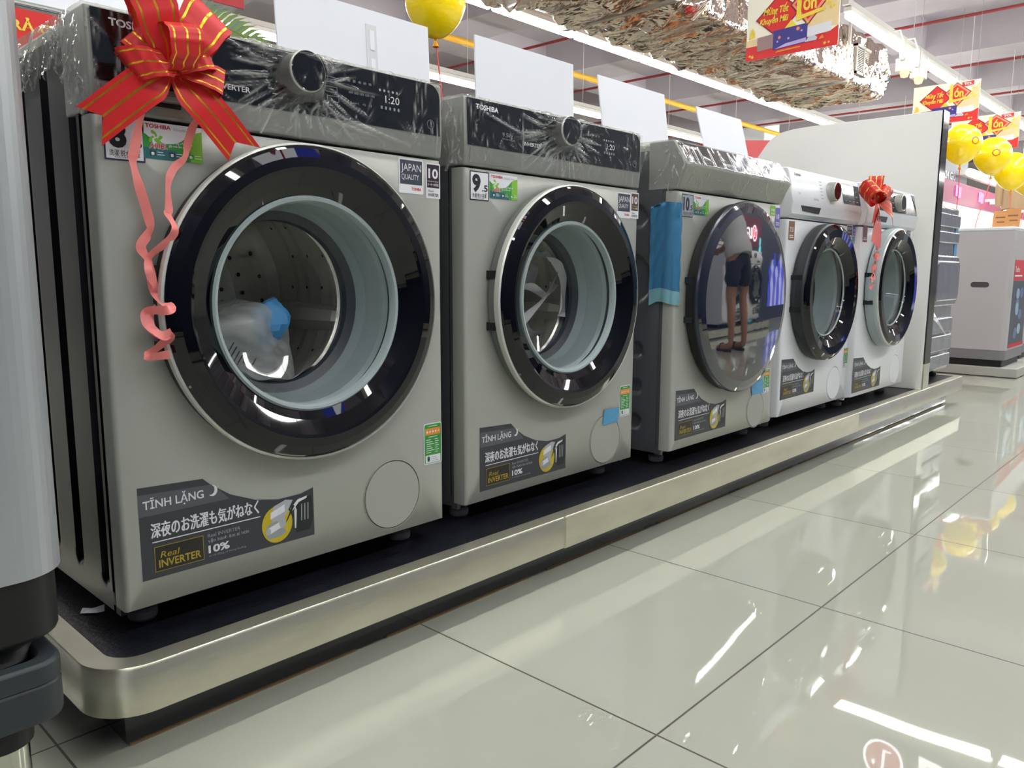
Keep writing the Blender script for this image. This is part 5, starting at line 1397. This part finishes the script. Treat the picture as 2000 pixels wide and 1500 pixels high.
q = MB(RAILM); q.tube([(.0, .02, .16), (.0, .02, 1.4)], .004, 6); q.tube([(.5, .02, .16), (.5, .02, 1.4)], .004, 6); q.build('hanger', t)

# ------------------------------------------------------------------ the person across the aisle, mirrored in the dark glass door
def skin_obj(name, parent, chains, mt, sub=2):
    """chains: lists of (x, y, z, radius); a point equal to an earlier one joins there"""
    bm = bmesh.new(); lay = bm.verts.layers.skin.verify(); seen = {}
    for ci, ch in enumerate(chains):
        prev = None
        for (x, y, z, r) in ch:
            k = (round(x, 4), round(y, 4), round(z, 4))
            if k not in seen:
                v = bm.verts.new((x, y, z)); seen[k] = v
                v[lay].radius = (r, r); v[lay].use_root = len(seen) == 1
            v = seen[k]
            if prev is not None and prev is not v:
                try: bm.edges.new((prev, v))
                except ValueError: pass
            prev = v
    me = bpy.data.meshes.new(name); bm.to_mesh(me); bm.free(); me.materials.append(mt)
    o = bpy.data.objects.new(name, me); COL.objects.link(o); o.parent = parent
    sk = o.modifiers.new('skin', 'SKIN'); sk.use_smooth_shade = True
    sb = o.modifiers.new('sub', 'SUBSURF'); sb.levels = sub; sb.render_levels = sub
    return o
def person():
    t = thing('person', 'person in a light grey shirt and dark shorts bending forward across the aisle', 'person', (5.15, -1.95, 0), .25)
    SK = mat('skin', (176, 128, 102), .5); SHIRT = mat('shirt_grey', (206, 206, 206), .8); SHORT = mat('shorts_navy', (34, 38, 56), .8); HAIR = mat('hair_black', (22, 18, 18), .6)
    body = []
    for s in (-1, 1):
        body.append([(0, 0, .90, .12), (s * .085, .01, .86, .095), (s * .10, .02, .66, .078), (s * .11, .0, .48, .056), (s * .115, .04, .30, .052), (s * .12, .06, .10, .036), (s * .12, .05, .05, .038), (s * .13, -.07, .032, .034), (s * .135, -.15, .024, .024)])
    body.append([(0, 0, .90, .12), (0, -.07, 1.04, .115), (0, -.18, 1.16, .13), (0, -.29, 1.23, .11), (0, -.36, 1.25, .055), (0, -.43, 1.245, .075), (0, -.49, 1.23, .095), (0, -.56, 1.20, .08), (0, -.62, 1.165, .05)])
    body.append([(0, -.55, 1.15, .035), (0, -.575, 1.115, .02)][::-1] + [(0, -.56, 1.20, .08)])
    for s in (-1, 1):
        body.append([(0, -.29, 1.23, .11), (s * .13, -.28, 1.21, .065), (s * .19, -.30, 1.15, .048), (s * .22, -.36, .95, .038), (s * .17, -.53, .88, .033), (s * .13, -.64, .88, .025), (s * .12, -.69, .885, .030), (s * .115, -.73, .89, .026)])
        for i, (dx, L_) in enumerate(((-.024, .065), (-.008, .075), (.008, .07), (.023, .055))):
            body.append([(s * .115, -.73, .89, .026), (s * .115 + dx, -.745, .893, .010), (s * .115 + dx, -.745 - L_ * .55, .888, .0085), (s * .115 + dx * .9, -.745 - L_ * .8, .866, .0075)])
        body.append([(s * .12, -.69, .885, .030), (s * .12 - s * .03, -.70, .898, .0105), (s * .12 - s * .042, -.73, .90, .009)])
    skin_obj('body', t, body, SK)
    sh = [[(0, .02, .80, .165), (0, -.05, 1.02, .155), (0, -.18, 1.165, .158), (0, -.29, 1.235, .128), (0, -.335, 1.25, .075)]]
    for s in (-1, 1): sh.append([(0, -.29, 1.235, .128), (s * .135, -.28, 1.215, .09), (s * .20, -.305, 1.13, .072), (s * .222, -.345, 1.03, .062)])
    skin_obj('shirt', t, sh, SHIRT)
    hem = MB(SHIRT); hem.tube(smooth_path([(0, .02, .82), (0, -.02, .94), (0, -.08, 1.05), (0, -.17, 1.14), (0, -.24, 1.19)], 4), [.15 + .01 * math.sin(i * .9) for i in range(17)], 24, 0); hem.map(lambda x, y, z: (x * 1.12, y, z)); hem.build('shirt_back', t)
    so = [[(0, .0, .93, .135), (0, .005, .88, .14)]]
    for s in (-1, 1): so.append([(0, .005, .88, .14), (s * .09, .012, .80, .115), (s * .105, .018, .66, .102), (s * .112, .01, .54, .092)])
    skin_obj('shorts', t, so, SHORT)
    h = MB(HAIR); h.lathe([(.001, .108), (.05, .10), (.088, .07), (.108, .02), (.108, -.03), (.098, -.055)], (0, 0, 0), 'z', 28, 0)
    h.map(lambda x, y, z: (x, -.50 + y * 1.1 * math.cos(.55) - z * math.sin(.55), 1.245 + y * 1.1 * math.sin(.55) + z * math.cos(.55))); h.build('hair', t)
    for s in (-1, 1):
        e = MB(T_PALE, T_BLACK); e.lathe([(.001, -.011), (.008, -.008), (.011, 0), (.008, .008), (.001, .011)], (s * .034, -.632, 1.20), 'y', 12, 0); e.lathe([(.0045, -.0112), (.0005, -.0118)], (s * .034, -.632, 1.20), 'y', 10, 1); e.build('eye', t)
        w = MB(mat('sandal_dark', (46, 34, 30), .6)); w.prism_z([(s * .12 + .045 * math.cos(2 * PI * i / 20), -.05 + .125 * math.sin(2 * PI * i / 20)) for i in range(20)], 0, .018)
        w.tube([(s * .12 - .045, -.09, .012), (s * .12 - .02, -.09, .062), (s * .12 + .02, -.09, .062), (s * .12 + .045, -.09, .012)], .012, 8); w.build('sandal', t)
        r_ = MB(SK); r_.lathe([(.001, -.012), (.018, -.008), (.024, .0), (.016, .008)], (s * .097, -.49, 1.215), 'x', 14, 0); r_.build('ear', t)
    nmo = MB(SK); nmo.lathe([(.001, -.03), (.012, -.012), (.015, .006), (.008, .02)], (0, -.652, 1.185), 'y', 12, 0); nmo.build('nose', t)
    mo = MB(mat('lips', (140, 76, 70), .5)); mo.tube([(-.026, -.628, 1.145), (0, -.640, 1.14), (.026, -.628, 1.145)], .006, 8); mo.build('mouth', t)
    return t
person()
